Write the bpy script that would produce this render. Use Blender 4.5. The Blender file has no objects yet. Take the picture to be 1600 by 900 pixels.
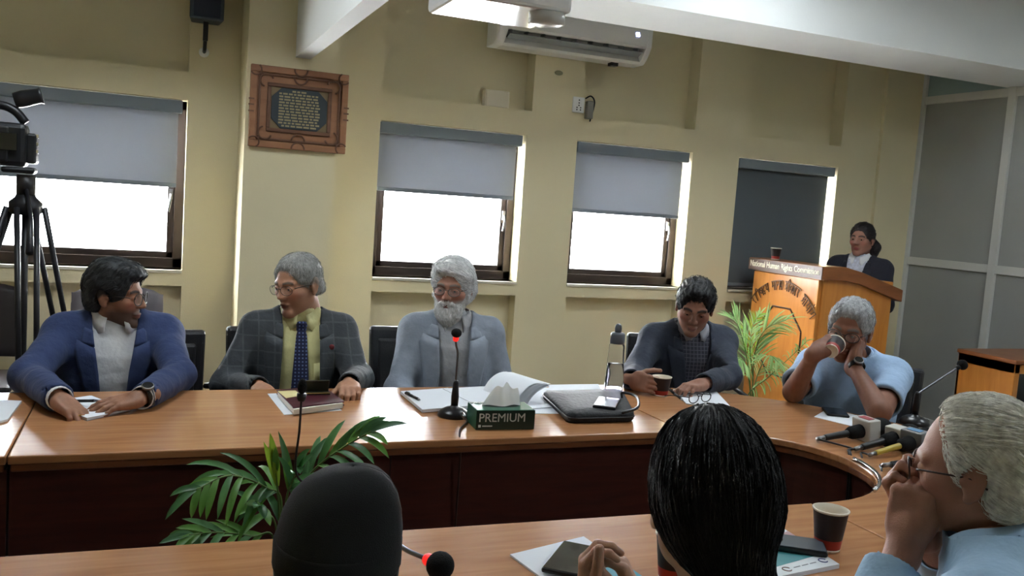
import bpy, bmesh, math, random
import numpy as np
from mathutils import Vector, Matrix
from mathutils.bvhtree import BVHTree
random.seed(7); RNG = np.random.default_rng(7)
SC = bpy.context.scene; COL = SC.collection
# ---------------------------------------------------------------- camera
FPX, CAMH = 1385.0, 1.45
_a, _b, _c = np.radians([22.4, 5.35, 4.02])
_f = np.array([math.sin(_a)*math.cos(_b), math.cos(_a)*math.cos(_b), -math.sin(_b)])
_r = np.array([math.cos(_a), -math.sin(_a), 0.0]); _u = np.cross(_r, _f)
CR = math.cos(_c)*_r + math.sin(_c)*_u; CU = -math.sin(_c)*_r + math.cos(_c)*_u; CF = _f
EYE = np.array([0, 0, CAMH])
cd = bpy.data.cameras.new('camera'); cam = bpy.data.objects.new('camera', cd); COL.objects.link(cam)
cd.sensor_width = 36.0; cd.lens = FPX/1600*36; cd.clip_start = .05; cd.clip_end = 200
cam.matrix_world = Matrix(((CR[0], CU[0], -CF[0], 0), (CR[1], CU[1], -CF[1], 0), (CR[2], CU[2], -CF[2], CAMH), (0, 0, 0, 1)))
SC.camera = cam
def ray(x, y): return CR*((x-800)/FPX) - CU*((y-450)/FPX) + CF
def onz(x, y, z): d = ray(x, y); return EYE + d*((z-CAMH)/d[2])
def ony(x, y, Y): d = ray(x, y); return EYE + d*(Y/d[1])
def onx(x, y, X): d = ray(x, y); return EYE + d*(X/d[0])
def ond(x, y, D): return EYE + ray(x, y)*D
# ---------------------------------------------------------------- world, exposure, lights
W = bpy.data.worlds.new('overcast_sky'); SC.world = W; W.use_nodes = True
bg = W.node_tree.nodes['Background']; bg.inputs[0].default_value = (.93, .97, 1, 1); bg.inputs[1].default_value = 16.0
vs = SC.view_settings; vs.view_transform = 'Standard'; vs.look = 'None'; vs.gamma = 1; vs.use_curve_mapping = False; vs.exposure = 1.6
LAMP_STRENGTH = 9.0
YW, XP, TZ = 5.3, 5.5, .76          # window wall, glazed partition, table height
# ---------------------------------------------------------------- materials
def s2l(c):
    o = []
    for v in c[:3]:
        v = v/255; o.append(v/12.92 if v <= .04045 else ((v+.055)/1.055)**2.4)
    return (*o, 1)
MATS = {}
def mat(name, c, rough=.6, metal=0, var=.0, vs_=8, bump=0, bs=150, spec=.5, sheen=0, trans=0, ior=1.45, coat=0, stretch=None, emit=0, transl=0, sss=0, alpha=1):
    if name in MATS: return MATS[name]
    m = bpy.data.materials.new(name); m.use_nodes = True; nt = m.node_tree; p = nt.nodes['Principled BSDF']
    I = p.inputs; col = s2l(c); I['Base Color'].default_value = col; I['Roughness'].default_value = rough; I['Metallic'].default_value = metal
    I['Specular IOR Level'].default_value = spec; I['IOR'].default_value = ior; I['Transmission Weight'].default_value = trans; I['Coat Weight'].default_value = coat
    I['Sheen Weight'].default_value = sheen; I['Alpha'].default_value = alpha
    if sss: I['Subsurface Weight'].default_value = sss; I['Subsurface Radius'].default_value = (.01, .004, .002); I['Subsurface Scale'].default_value = .5
    if emit: I['Emission Color'].default_value = col; I['Emission Strength'].default_value = emit
    tc = nt.nodes.new('ShaderNodeTexCoord'); mp = nt.nodes.new('ShaderNodeMapping'); nt.links.new(tc.outputs['Object'], mp.inputs[0])
    if stretch: mp.inputs['Scale'].default_value = stretch
    if var:
        n = nt.nodes.new('ShaderNodeTexNoise'); n.inputs['Scale'].default_value = vs_; n.inputs['Detail'].default_value = 5; nt.links.new(mp.outputs[0], n.inputs[0])
        r = nt.nodes.new('ShaderNodeValToRGB'); r.color_ramp.elements[0].position = .3; r.color_ramp.elements[1].position = .7
        r.color_ramp.elements[0].color = tuple(v*(1-var) for v in col[:3])+(1,); r.color_ramp.elements[1].color = tuple(min(1, v*(1+var)) for v in col[:3])+(1,)
        nt.links.new(n.outputs[0], r.inputs[0]); nt.links.new(r.outputs[0], I['Base Color'])
    if bump:
        n = nt.nodes.new('ShaderNodeTexNoise'); n.inputs['Scale'].default_value = bs; n.inputs['Detail'].default_value = 3; nt.links.new(mp.outputs[0], n.inputs[0])
        b = nt.nodes.new('ShaderNodeBump'); b.inputs['Strength'].default_value = bump; b.inputs['Distance'].default_value = .01
        nt.links.new(n.outputs[0], b.inputs['Height']); nt.links.new(b.outputs[0], I['Normal'])
    if transl:
        t = nt.nodes.new('ShaderNodeBsdfTranslucent'); t.inputs[0].default_value = col; mx = nt.nodes.new('ShaderNodeMixShader'); mx.inputs[0].default_value = transl
        nt.links.new(p.outputs[0], mx.inputs[1]); nt.links.new(t.outputs[0], mx.inputs[2]); nt.links.new(mx.outputs[0], nt.nodes['Material Output'].inputs[0])
    MATS[name] = m; return m
def vcmat(name, rough=.5, sss=.0, bump=.15, bs=300, sheen=0):
    """a material whose colour comes from the mesh's own colour attribute (lips, brows, skin)"""
    if name in MATS: return MATS[name]
    m = mat(name, (200, 200, 200), rough, bump=bump, bs=bs, sss=sss, sheen=sheen); nt = m.node_tree
    a = nt.nodes.new('ShaderNodeVertexColor'); a.layer_name = 'Col'; nt.links.new(a.outputs[0], nt.nodes['Principled BSDF'].inputs['Base Color']); return m
def wood(name, c1, c2, rough=.3, scale=(1, 12, 12), coat=.3, spec=.5):
    if name in MATS: return MATS[name]
    m = mat(name, c1, rough, coat=coat, spec=spec); nt = m.node_tree; p = nt.nodes['Principled BSDF']
    tc = nt.nodes.new('ShaderNodeTexCoord'); mp = nt.nodes.new('ShaderNodeMapping'); mp.inputs['Scale'].default_value = scale; nt.links.new(tc.outputs['Object'], mp.inputs[0])
    n = nt.nodes.new('ShaderNodeTexNoise'); n.inputs['Scale'].default_value = 3; n.inputs['Detail'].default_value = 8; n.inputs['Distortion'].default_value = .6; nt.links.new(mp.outputs[0], n.inputs[0])
    r = nt.nodes.new('ShaderNodeValToRGB'); r.color_ramp.elements[0].position = .32; r.color_ramp.elements[1].position = .68
    r.color_ramp.elements[0].color = s2l(c1); r.color_ramp.elements[1].color = s2l(c2); nt.links.new(n.outputs[0], r.inputs[0]); nt.links.new(r.outputs[0], p.inputs['Base Color']); return m
# ---------------------------------------------------------------- object helpers
def mesh_obj(name, V, F, m, parent=None, smooth=False, bevel=0, cols=None, local=False):
    me = bpy.data.meshes.new(name); me.from_pydata([tuple(map(float, v)) for v in V], [], [tuple(map(int, f)) for f in F]); me.update()
    return finish(name, me, m, parent, smooth, bevel, cols, local, True)
def finish(name, me, m, parent=None, smooth=False, bevel=0, cols=None, local=False, fix=False):
    if fix:
        bm = bmesh.new(); bm.from_mesh(me); bmesh.ops.recalc_face_normals(bm, faces=bm.faces); bm.to_mesh(me); bm.free()
    for mm in (m if isinstance(m, (list, tuple)) else [m]): me.materials.append(mm)
    if smooth: me.polygons.foreach_set('use_smooth', [True]*len(me.polygons))
    if cols is not None:
        ca = me.color_attributes.new('Col', 'FLOAT_COLOR', 'POINT'); ca.data.foreach_set('color', np.asarray(cols, dtype=np.float32).ravel())
    o = bpy.data.objects.new(name, me); COL.objects.link(o)
    if parent:
        o.parent = parent
        if not local and parent.parent is None: o.matrix_parent_inverse = parent.matrix_basis.inverted()
    if bevel:
        b = o.modifiers.new('bevel', 'BEVEL'); b.width = bevel; b.segments = 2; b.limit_method = 'ANGLE'; b.angle_limit = .6
    return o
def tag(o, label=None, cat=None, group=None, kind=None):
    if label: o['label'] = label
    if cat: o['category'] = cat
    if group: o['group'] = group
    if kind: o['kind'] = kind
    return o
def thing(name, loc, label, cat, group=None, rz=0):
    o = bpy.data.objects.new(name, None); COL.objects.link(o); o.location = tuple(map(float, loc)); o.rotation_euler = (0, 0, rz); o.empty_display_size = .1
    return tag(o, label, cat, group)
def frame_from(d, up=(0, 0, 1)):
    d = np.array(d, float); d /= np.linalg.norm(d); up = np.array(up, float)
    if abs(d@up) > .98: up = np.array([1, 0, 0.]) if abs(d[0]) < .9 else np.array([0, 1., 0])
    x = np.cross(up, d); x /= np.linalg.norm(x); return x, np.cross(d, x), d
class MB:
    """collects shapes into one mesh"""
    def __init__(s): s.V = []; s.F = []
    def add(s, V, F): n = len(s.V); s.V += [np.array(v, float) for v in V]; s.F += [[i+n for i in f] for f in F]; return s
    def box(s, lo, hi):
        a, b = np.minimum(lo, hi), np.maximum(lo, hi)
        V = [(x, y, z) for z in (a[2], b[2]) for y in (a[1], b[1]) for x in (a[0], b[0])]
        return s.add(V, [(0, 2, 3, 1), (4, 5, 7, 6), (0, 1, 5, 4), (2, 6, 7, 3), (0, 4, 6, 2), (1, 3, 7, 5)])
    def obox(s, c, ax, ay, az, hx, hy, hz):
        c, ax, ay, az = [np.array(v, float) for v in (c, ax, ay, az)]
        V = [c+i*hx*ax+j*hy*ay+k*hz*az for k in (-1, 1) for j in (-1, 1) for i in (-1, 1)]
        return s.add(V, [(0, 2, 3, 1), (4, 5, 7, 6), (0, 1, 5, 4), (2, 6, 7, 3), (0, 4, 6, 2), (1, 3, 7, 5)])
    def prism(s, poly, z0, z1, top=None):
        n = len(poly); top = poly if top is None else top
        return s.add([(p[0], p[1], z0) for p in poly]+[(p[0], p[1], z1) for p in top], [list(range(n))[::-1], list(range(n, 2*n))]+[(i, (i+1) % n, n+(i+1) % n, n+i) for i in range(n)])
    def extr(s, P0, P1):
        n = len(P0); return s.add(list(P0)+list(P1), [list(range(n))[::-1], list(range(n, 2*n))]+[(i, (i+1) % n, n+(i+1) % n, n+i) for i in range(n)])
    def tube(s, pts, r, n=8, cap=True):
        pts = [np.array(p, float) for p in pts]; R = r if hasattr(r, '__len__') else [r]*len(pts); V = []; x = None
        for i, p in enumerate(pts):
            d = pts[min(i+1, len(pts)-1)]-pts[max(i-1, 0)]; d /= np.linalg.norm(d)+1e-9
            if x is None: x, y, _ = frame_from(d)
            else: x = x-d*(x@d); x /= np.linalg.norm(x)+1e-9; y = np.cross(d, x)
            V += [p+R[i]*(math.cos(t)*x+math.sin(t)*y) for t in np.linspace(0, 2*math.pi, n, False)]
        F = [(i*n+j, i*n+(j+1) % n, (i+1)*n+(j+1) % n, (i+1)*n+j) for i in range(len(pts)-1) for j in range(n)]
        if cap: F += [list(range(n))[::-1], list(range((len(pts)-1)*n, len(pts)*n))]
        return s.add(V, F)
    def lathe(s, prof, c=(0, 0, 0), ax=(0, 0, 1), n=20, cap=True):
        x, y, d = frame_from(ax); c = np.array(c, float); V = []
        for r, h in prof: V += [c+d*h+r*(math.cos(t)*x+math.sin(t)*y) for t in np.linspace(0, 2*math.pi, n, False)]
        m = len(prof); F = [(i*n+j, i*n+(j+1) % n, (i+1)*n+(j+1) % n, (i+1)*n+j) for i in range(m-1) for j in range(n)]
        return s.add(V, F+([list(range(n))[::-1], list(range((m-1)*n, m*n))] if cap else []))
    def grid(s, P):
        a, b = len(P), len(P[0]); return s.add([p for row in P for p in row], [(i*b+j, i*b+j+1, (i+1)*b+j+1, (i+1)*b+j) for i in range(a-1) for j in range(b-1)])
    def obj(s, name, m, parent=None, smooth=False, bevel=0, local=False, solid=0, offs=0):
        o = mesh_obj(name, s.V, s.F, m, parent, smooth, bevel, None, local)
        if solid: d = o.modifiers.new('solid', 'SOLIDIFY'); d.thickness = solid; d.offset = offs
        return o
def spline(P, n):
    """Catmull-Rom through points"""
    P = [np.array(p, float) for p in P]; Q = [2*P[0]-P[1]]+P+[2*P[-1]-P[-2]]; out = []
    for t in np.linspace(0, len(P)-1-1e-9, n):
        i = int(t); u = t-i; a, b, c, d = Q[i:i+4]; out.append(.5*((2*b)+(c-a)*u+(2*a-5*b+4*c-d)*u*u+(3*b-a-3*c+d)*u**3))
    return out
def text_mesh(s, size, extrude=.0008, bold=0):
    cu = bpy.data.curves.new('t', 'FONT'); cu.body = s; cu.size = size; cu.extrude = extrude; cu.align_x = 'CENTER'; cu.align_y = 'CENTER'; cu.offset = bold; cu.resolution_u = 3
    o = bpy.data.objects.new('t', cu); COL.objects.link(o); bpy.context.view_layer.update()
    me = bpy.data.meshes.new_from_object(o.evaluated_get(bpy.context.evaluated_depsgraph_get())); bpy.data.objects.remove(o); bpy.data.curves.remove(cu); return me
def text_obj(name, s, size, c, ax, ay, m, parent, extrude=.0008, bold=0, fit=None):
    me = text_mesh(s, size, extrude, bold); V = np.array([v.co[:] for v in me.vertices])
    if len(V) == 0: return None
    V[:, :2] -= (V[:, :2].max(0)+V[:, :2].min(0))/2
    if fit: V[:, 0] *= fit[0]/np.ptp(V[:, 0]); V[:, 1] *= fit[1]/np.ptp(V[:, 1])
    ax, ay = np.array(ax, float), np.array(ay, float); az = np.cross(ax, ay); Wd = np.array(c)+V[:, :1]*ax+V[:, 1:2]*ay+V[:, 2:]*az
    me.vertices.foreach_set('co', Wd.ravel()); me.update(); return finish(name, me, m, parent)
# ---------------------------------------------------------------- shared materials
M_wall = mat('cream_wall_paint', (222, 211, 175), .7, var=.04, vs_=1.5, bump=.08, bs=120)
M_ceil = mat('white_ceiling_paint', (222, 224, 222), .75, var=.03, vs_=2, bump=.05, bs=90)
M_floor = mat('grey_floor_tile', (120, 112, 104), .35, var=.12, vs_=4)
M_frame = mat('bronze_window_frame', (72, 62, 58), .4, metal=.5)
M_alu = mat('white_aluminium', (206, 207, 202), .45, metal=.0)
M_pane = mat('grey_laminate_pane', (158, 160, 157), .5, var=.04, vs_=2, bump=.03, bs=200)
M_glass = mat('window_glass', (255, 255, 255), .0, trans=1, ior=1.02, spec=.3)
M_blind = mat('grey_blind_fabric', (148, 151, 156), .8, transl=.21, bump=.1, bs=500)
M_blind4 = mat('dark_grey_blind_fabric', (92, 98, 102), .8, transl=.05, bump=.1, bs=500)
M_blindrail = mat('grey_blind_rail', (120, 128, 136), .5)
M_black = mat('black_plastic', (22, 22, 24), .4)
M_rubber = mat('black_foam', (14, 14, 15), .95, bump=.5, bs=600)
M_chrome = mat('chrome', (200, 200, 200), .15, metal=1)
M_steel = mat('brushed_steel', (150, 150, 150), .35, metal=1)
M_white = mat('white_plastic', (232, 232, 230), .4)
M_paper = mat('white_paper', (226, 230, 236), .8, bump=.02, bs=40)
M_red = mat('red_ring', (190, 30, 25), .4, emit=.6)
M_table = wood('orange_beech_laminate', (166, 114, 74), (186, 132, 88), .24, (1.2, 14, 14), .25)
M_tedge = wood('brown_table_edge', (112, 66, 40), (132, 80, 48), .3, (1.2, 14, 14), .3)
M_apron = wood('dark_mahogany_panel', (62, 28, 22), (78, 36, 28), .4, (1.5, 1.5, 14), .2)
M_podium = wood('honey_veneer', (190, 120, 50), (206, 136, 62), .3, (8, 8, 1), .3)
M_podium_d = wood('brown_veneer', (128, 76, 40), (146, 88, 48), .35, (2, 2, 10), .2)
M_leather = mat('black_leatherette', (26, 25, 28), .45, bump=.2, bs=250)
M_cuplip = mat('paper_cup_rim', (224, 214, 196), .6)
M_phone = mat('phone_glass', (14, 15, 18), .08, spec=.6, coat=.3)
# ---------------------------------------------------------------- room shell
def st(o): o['kind'] = 'structure'; return o
st(MB().box((-3, -2.5, -.1), (XP+.3, YW+.4, 0)).obj('floor', M_floor))
st(MB().box((-3, -2.5, 3.0), (XP+.3, YW+.4, 3.1)).obj('ceiling', M_ceil))
st(MB().box((-3.2, -2.5, 0), (-3, YW+.4, 3.0)).obj('wall_left', M_wall))
st(MB().box((-3.2, -2.7, 0), (XP+.3, -2.5, 3.0)).obj('wall_rear', M_wall))
ZS, ZT = .955, 1.90                     # window sill and head
WIN = [(-.86, .172), (1.258, 2.212), (2.574, 3.468), (3.857, 4.752)]
UP = [(-3, .172), (1.262, 2.237), (2.592, 3.47), (3.91, 4.76)]     # recessed upper panels
wb = MB(); Y0, Y1, YR = YW, YW+.26, YW+.13
edges = [-3]+[e for w in WIN for e in w]+[XP+.3]
for i in range(0, len(edges), 2): wb.box((edges[i], Y0, 0), (edges[i+1], Y1, ZT))              # piers beside the windows
ZB, ZU, ZL = 2.055, 3.0, .865
for w in WIN:
    wb.box((w[0], Y0, ZL), (w[1], Y1, ZS)); wb.box((w[0], YW+.1, 0), (w[1], Y1, ZL))             # sill band, recessed spandrel
wb.box((-3, Y0, ZT), (XP+.3, Y1, ZB))                                                         # lintel band
ue = [-3]+[e for w in UP for e in w]+[XP+.3]
for i in range(0, len(ue), 2):
    if ue[i+1]-ue[i] > .01: wb.box((ue[i], Y0, ZB), (ue[i+1], Y1, ZU))
for w in UP: wb.box((w[0], YR, ZB), (w[1], Y1, ZU))
st(wb.obj('wall_back', M_wall))
YC = 4.92
st(MB().box((.445, YC, 0), (.925, YW, 3.0)).obj('trim_1', M_wall))                            # projecting column
st(MB().box((5.12, YW-.03, 0), (5.5, YW, 3.0)).obj('trim_2', M_wall))
st(MB().box((.69, 0.2, 2.15), (.77, YC, 3.0)).obj('trim_3', M_ceil))                          # boxed ceiling rib
st(MB().box((-3, 4.02, 2.5), (XP+.3, 4.55, 3.0)).obj('trim_4', M_ceil))                       # ceiling beam along the window wall
# windows
def window(i, x0, x1, blind_z, bm):
    w = bpy.data.objects.new('window_%d' % i, None); COL.objects.link(w); w.location = (x0, YW, ZS); w['kind'] = 'structure'
    ya, yb = YW+.13, YW+.19; f = .05
    fr = MB(); fr.box((x0, ya, ZS), (x1, yb, ZS+.055)); fr.box((x0, ya, ZT-.05), (x1, yb, ZT)); fr.box((x0, ya, ZS), (x0+f, yb, ZT)); fr.box((x1-f, ya, ZS), (x1, yb, ZT))
    fr.obj('window_frame', M_frame, w, bevel=.003)
    sa = MB(); xa, xb = x0+f, x1-f; za, zb = ZS+.055, ZT-.05; q = .035
    sa.box((xa, ya+.015, za), (xb, yb-.01, za+q)); sa.box((xa, ya+.015, zb-q), (xb, yb-.01, zb)); sa.box((xa, ya+.015, za), (xa+q, yb-.01, zb)); sa.box((xb-q, ya+.015, za), (xb, yb-.01, zb))
    s = sa.obj('sash', M_frame, w, bevel=.002)
    MB().box((xa+q, ya+.032, za+q), (xb-q, ya+.036, zb-q)).obj('pane', M_glass, s)
    h = MB(); zc = ZS+.42; h.box((xb-.028, ya-.004, zc-.03), (xb-.01, ya+.016, zc+.03)); h.tube([(xb-.019, ya-.012, zc), (xb-.022, ya-.03, zc-.04), (xb-.03, ya-.03, zc-.1)], .007, 6)
    h.obj('latch', M_steel, w)
    MB().box((x0, YW-.012, ZS-.018), (x1, ya, ZS)).obj('window_sill', mat('pale_sill', (214, 208, 190), .5), w, bevel=.003)
    # the roller blind hangs in the reveal: a thing of its own
    b = thing('roller_blind', ((x0+x1)/2, YW+.05, ZT), BL[i-1], 'blind', 'window blinds')
    x0b, x1b = x0+.012, x1-.045
    MB().box((x0b-.008, YW-.005, ZT-.075), (x1b+.02, YW+.075, ZT-.006)).obj('headrail', M_blindrail, b, bevel=.006)
    MB().tube([(x0b, YW+.045, ZT-.045), (x1b, YW+.045, ZT-.045)], .022, 10).obj('roller', M_blindrail, b, True)
    rows = [[(x0b+(x1b-x0b)*u, YW+.05+.002*math.sin(7*u+i), z) for u in np.linspace(0, 1, 9)] for z in np.linspace(blind_z+.012, ZT-.05, 5)]
    MB().grid(rows).obj('fabric', bm, b, solid=.0016)
    MB().box((x0b, YW+.042, blind_z-.008), (x1b, YW+.058, blind_z+.016)).obj('bottom_bar', M_blindrail, b, bevel=.003)
BL = ['grey roller blind half lowered at the window behind the video camera', 'grey roller blind half lowered at the window behind the bearded man', 'grey roller blind half lowered at the window below the air conditioner right end',
      'dark grey roller blind pulled all the way down beside the lectern']
for i, (zb, bm) in enumerate(((1.422, M_blind), (1.488, M_blind), (1.44, M_blind), (.985, M_blind4))): window(i+1, *WIN[i], zb, bm)
for w in WIN:                                   # portals only guide the sky light through the window openings
    l = bpy.data.lights.new('window_portal', 'AREA'); l.shape = 'RECTANGLE'; l.size = w[1]-w[0]; l.size_y = ZT-ZS; l.cycles.is_portal = True
    o = bpy.data.objects.new('window_portal', l); COL.objects.link(o); o.location = ((w[0]+w[1])/2, YW+.255, (ZS+ZT)/2); o.rotation_euler = (-math.pi/2, 0, 0)
# glazed partition along the right side
pt = bpy.data.objects.new('wall_right', None); COL.objects.link(pt); pt.location = (XP, 0, 0); pt['kind'] = 'structure'
posts = [5.27, 4.49, 3.7, 2.9, 2.1, 1.3, .5, -.3, -1.1, -1.9, -2.47]
for y in posts: MB().box((XP-.03, y-.03, 0), (XP+.03, y+.03, 3.0)).obj('post', M_alu, pt, bevel=.004)
for a, b in zip(posts[:-1], posts[1:]):
    for z in (.03, 1.235, 2.465): MB().box((XP-.026, b+.03, z-.03), (XP+.026, a-.03, z+.03)).obj('rail', M_alu, pt, bevel=.004)
    for z0, z1, m in ((.06, 1.205, M_pane), (1.265, 2.435, M_pane), (2.495, 3.0, mat('pale_blue_pane', (150, 172, 176), .3))): MB().box((XP-.006, b+.03, z0), (XP+.006, a-.03, z1)).obj('pane', m, pt)
# ceiling lamps (out of view above the table)
def ceiling_lamp(x, y, label):
    t = thing('ceiling_light', (x, y, 3.0), label, 'ceiling light', 'ceiling panel lights')
    h = MB(); s = .3
    for a in ((-s, -s, s, -s+.02), (-s, s-.02, s, s), (-s, -s, -s+.02, s), (s-.02, -s, s, s)): h.box((x+a[0], y+a[1], 2.965), (x+a[2], y+a[3], 3.0))
    h.box((x-s, y-s, 2.99), (x+s, y+s, 3.0)); h.obj('housing', M_white, t)
    MB().box((x-s+.02, y-s+.02, 2.972), (x+s-.02, y+s-.02, 2.98)).obj('diffuser', mat('lit_diffuser', (238, 248, 255), .5, emit=LAMP_STRENGTH), t)
ceiling_lamp(2.75, 3.2, 'square panel light in the ceiling before the beam on the lectern side'); ceiling_lamp(-.1, 2.9, 'square panel light in the ceiling above the left end of the table')
ceiling_lamp(4.3, 1.9, 'added fill panel light in the ceiling near the glazed partition')  # unseen lamp added to brighten the partition and the right side
ceiling_lamp(2.7, .1, 'added fill panel light in the ceiling over the white-haired man')  # added fill lamp, lifts the white hair and the near foreground
# ================================================================ wall and ceiling fittings
# air conditioner
ac = thing('air_conditioner', (2.5, YW, 2.42), 'white split air conditioner high on the window wall', 'air conditioner')
xa, xb = ony(773, 70, YW-.15)[0], ony(1008, 100, YW-.15)[0]; za = 2.41
def acp(x, prof): return [(x, YW-d, za+h) for d, h in prof]
slot = [(0, .30), (.19, .30), (.215, .285), (.225, .25), (.222, .105), (.205, .092), (.12, .105), (.115, .06), (.148, .018), (.13, .002), (0, 0)]
full = [(0, .30), (.19, .30), (.215, .285), (.225, .25), (.222, .105), (.205, .075), (.17, .03), (.148, .012), (.13, .002), (0, 0)]
MB().extr(acp(xa+.06, slot), acp(xb-.04, slot)).obj('casing', M_white, ac)
for a, b in ((xa, xa+.06), (xb-.04, xb)): MB().extr(acp(a, full), acp(b, full)).obj('end_cap', M_white, ac, bevel=.006)
MB().box((xa+.06, YW-.118, za+.058), (xb-.04, YW-.112, za+.108)).obj('air_outlet', M_black, ac)
fl = MB(); fl.extr([(xa+.075, YW-.2, za+.072), (xa+.075, YW-.145, za+.05), (xa+.075, YW-.145, za+.046), (xa+.075, YW-.2, za+.067)], [(xb-.055, YW-.2, za+.072), (xb-.055, YW-.145, za+.05), (xb-.055, YW-.145, za+.046), (xb-.055, YW-.2, za+.067)])
fl.obj('louver', mat('grey_louver', (150, 154, 158), .4), ac)
for i in range(9):
    x = xa+.09+(xb-xa-.17)*i/8; MB().box((x-.003, YW-.19, za+.06), (x+.003, YW-.125, za+.1)).obj('vane', mat('grey_louver', (150, 154, 158), .4), ac)
dm = mat('led_display', (190, 200, 255), .5, emit=4)
d = MB(); cx = ony(997, 54, YW-.225); Zd = cx[2]
for q in range(2):
    for (u, v, w_, h_) in ((0, .011, .008, .002), (0, 0, .008, .002), (0, -.011, .008, .002), (-.005, .0055, .002, .009), (.005, -.0055, .002, .009)):
        X = cx[0]+q*.016-.008+u; d.box((X-w_/2, YW-.2262, Zd+v-h_/2), (X+w_/2, YW-.2242, Zd+v+h_/2))
d.obj('display', dm, ac)
MB().box((xb-.22, YW-.1, za-.02), (xb-.17, YW-.05, za+.002)).obj('drain_pipe', M_black, ac)
# wall socket with a plug
so = ony(903, 164, YW); t = thing('wall_socket', (so[0], YW, so[2]), 'white socket plate with a plugged lead on the pier below the air conditioner', 'socket')
MB().box((so[0]-.042, YW-.014, so[2]-.05), (so[0]+.042, YW, so[2]+.05)).obj('plate', M_white, t, bevel=.004)
h = MB()
for u, v in ((0, .03), (0, .012), (-.013, -.018), (.013, -.018), (0, -.004), (-.013, -.032), (.013, -.032)): h.lathe([(.0045, 0), (.0045, .002)], (so[0]+u, YW-.0155, so[2]+v), (0, -1, 0), 8)
h.obj('pin_hole', M_black, t)
MB().box((so[0]+.05, YW-.045, so[2]-.085), (so[0]+.095, YW, so[2]+.03)).obj('adapter', mat('grey_adapter', (130, 128, 120), .5), t, bevel=.006)
MB().tube(spline([(so[0]+.045, YW-.012, so[2]+.045), (so[0]+.075, YW-.03, so[2]+.062), (so[0]+.104, YW-.03, so[2]+.03), (so[0]+.1, YW-.02, so[2]-.04), (so[0]+.085, YW-.02, so[2]-.1)], 16), .005, 6).obj('lead', M_black, t, True)
# junction box and hook
jb = ony(773, 153, YR); t = thing('junction_box', jb, 'blank white junction box on the ledge left of the socket', 'junction box')
MB().box((jb[0]-.085, YR-.045, ZB+.001), (jb[0]+.085, YR, ZB+.115)).obj('case', mat('ivory_plastic', (222, 212, 190), .5), t, bevel=.006)
MB().box((jb[0]-.075, YR-.05, ZB+.01), (jb[0]+.075, YR-.045, ZB+.106)).obj('lid', mat('ivory_plastic', (222, 212, 190), .5), t, bevel=.002)
hk = ony(873, 114, YW); o = MB().lathe([(.03, 0), (.028, .006), (.012, .011)], (hk[0], YW, hk[2]), (0, -1, 0), 14); o.V = [np.array([v[0], v[1], hk[2]+(v[2]-hk[2])*.5]) for v in o.V]
tag(o.obj('wall_plug', mat('grey_green_cap', (150, 150, 125), .5), None, True), 'small oval cap on the pier under the air conditioner', 'wall cap')
# loudspeaker on the left pier
sp = ony(322, 34, YW-.1); t = thing('wall_speaker', (sp[0], YW, sp[2]-.16), 'dark box loudspeaker on a bracket at the top left pier', 'loudspeaker')
zz = sp[2]; c = sp[0]
MB().prism([(c-.088, YW-.17), (c+.088, YW-.17), (c+.075, YW-.02), (c-.075, YW-.02)], zz, zz+.28).obj('cabinet', mat('speaker_grey', (70, 78, 88), .5), t, bevel=.01)
MB().box((c-.068, YW-.178, zz+.012), (c+.068, YW-.17, zz+.27)).obj('grille', mat('speaker_navy', (38, 44, 62), .7, bump=.5, bs=900), t, bevel=.003)
MB().box((c-.013, YW-.1, zz-.1), (c+.013, YW-.075, zz+.02)).obj('bracket', M_black, t, bevel=.003)
MB().tube([(c, YW-.088, zz-.08), (c, YW-.05, zz-.135), (c, YW-.012, zz-.15)], .01, 8).obj('arm', M_black, t, True)
MB().lathe([(.028, 0), (.026, .01), (.015, .016)], (c, YW, zz-.15), (0, -1, 0), 14).obj('wall_mount', M_white, t, True)
# framed plaque on the column
pc = [ony(x, y, YC) for x, y in ((389, 103), (541, 115), (541, 237), (389, 233))]
px0, px1 = (pc[0][0]+pc[3][0])/2, (pc[1][0]+pc[2][0])/2; pz1, pz0 = (pc[0][2]+pc[1][2])/2, (pc[2][2]+pc[3][2])/2
t = thing('wall_plaque', ((px0+px1)/2, YC, pz0), 'carved wooden plaque with a dark engraved plate on the column', 'plaque')
Mp1 = wood('carved_teak', (140, 96, 66), (156, 110, 78), .5, (1, 8, 8), .1); Mp2 = wood('dark_teak', (96, 64, 46), (110, 76, 54), .55, (1, 8, 8), .05)
cx, cz, hw, hh = (px0+px1)/2, (pz0+pz1)/2, (px1-px0)/2, (pz1-pz0)/2
MB().box((px0, YC-.022, pz0), (px1, YC-.001, pz1)).obj('backboard', Mp1, t, bevel=.004)
def ring(name, a, b, th, y, m):
    r = MB()
    r.box((cx-a, y-.012, cz+b-th), (cx+a, y, cz+b)); r.box((cx-a, y-.012, cz-b), (cx+a, y, cz-b+th)); r.box((cx-a, y-.012, cz-b+th), (cx-a+th, y, cz+b-th)); r.box((cx+a-th, y-.012, cz-b+th), (cx+a, y, cz+b-th))
    return r.obj(name, m, t, bevel=.004)
ring('outer_moulding', hw, hh, .035, YC-.022, Mp1); ring('middle_moulding', hw*.84, hh*.82, .012, YC-.022, Mp2); ring('inner_moulding', hw*.66, hh*.6, .02, YC-.022, Mp2)
MB().box((cx-hw*.64, YC-.026, cz-hh*.57), (cx+hw*.64, YC-.022, cz+hh*.57)).obj('mount', mat('aged_brass', (122, 104, 76), .5, metal=.3), t)
oc = []; a, b, k = hw*.57, hh*.5, .05
for u, v in ((a-k, b), (-a+k, b), (-a, b-k), (-a, -b+k), (-a+k, -b), (a-k, -b), (a, -b+k), (a, b-k)): oc.append((cx+u, cz+v))
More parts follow.
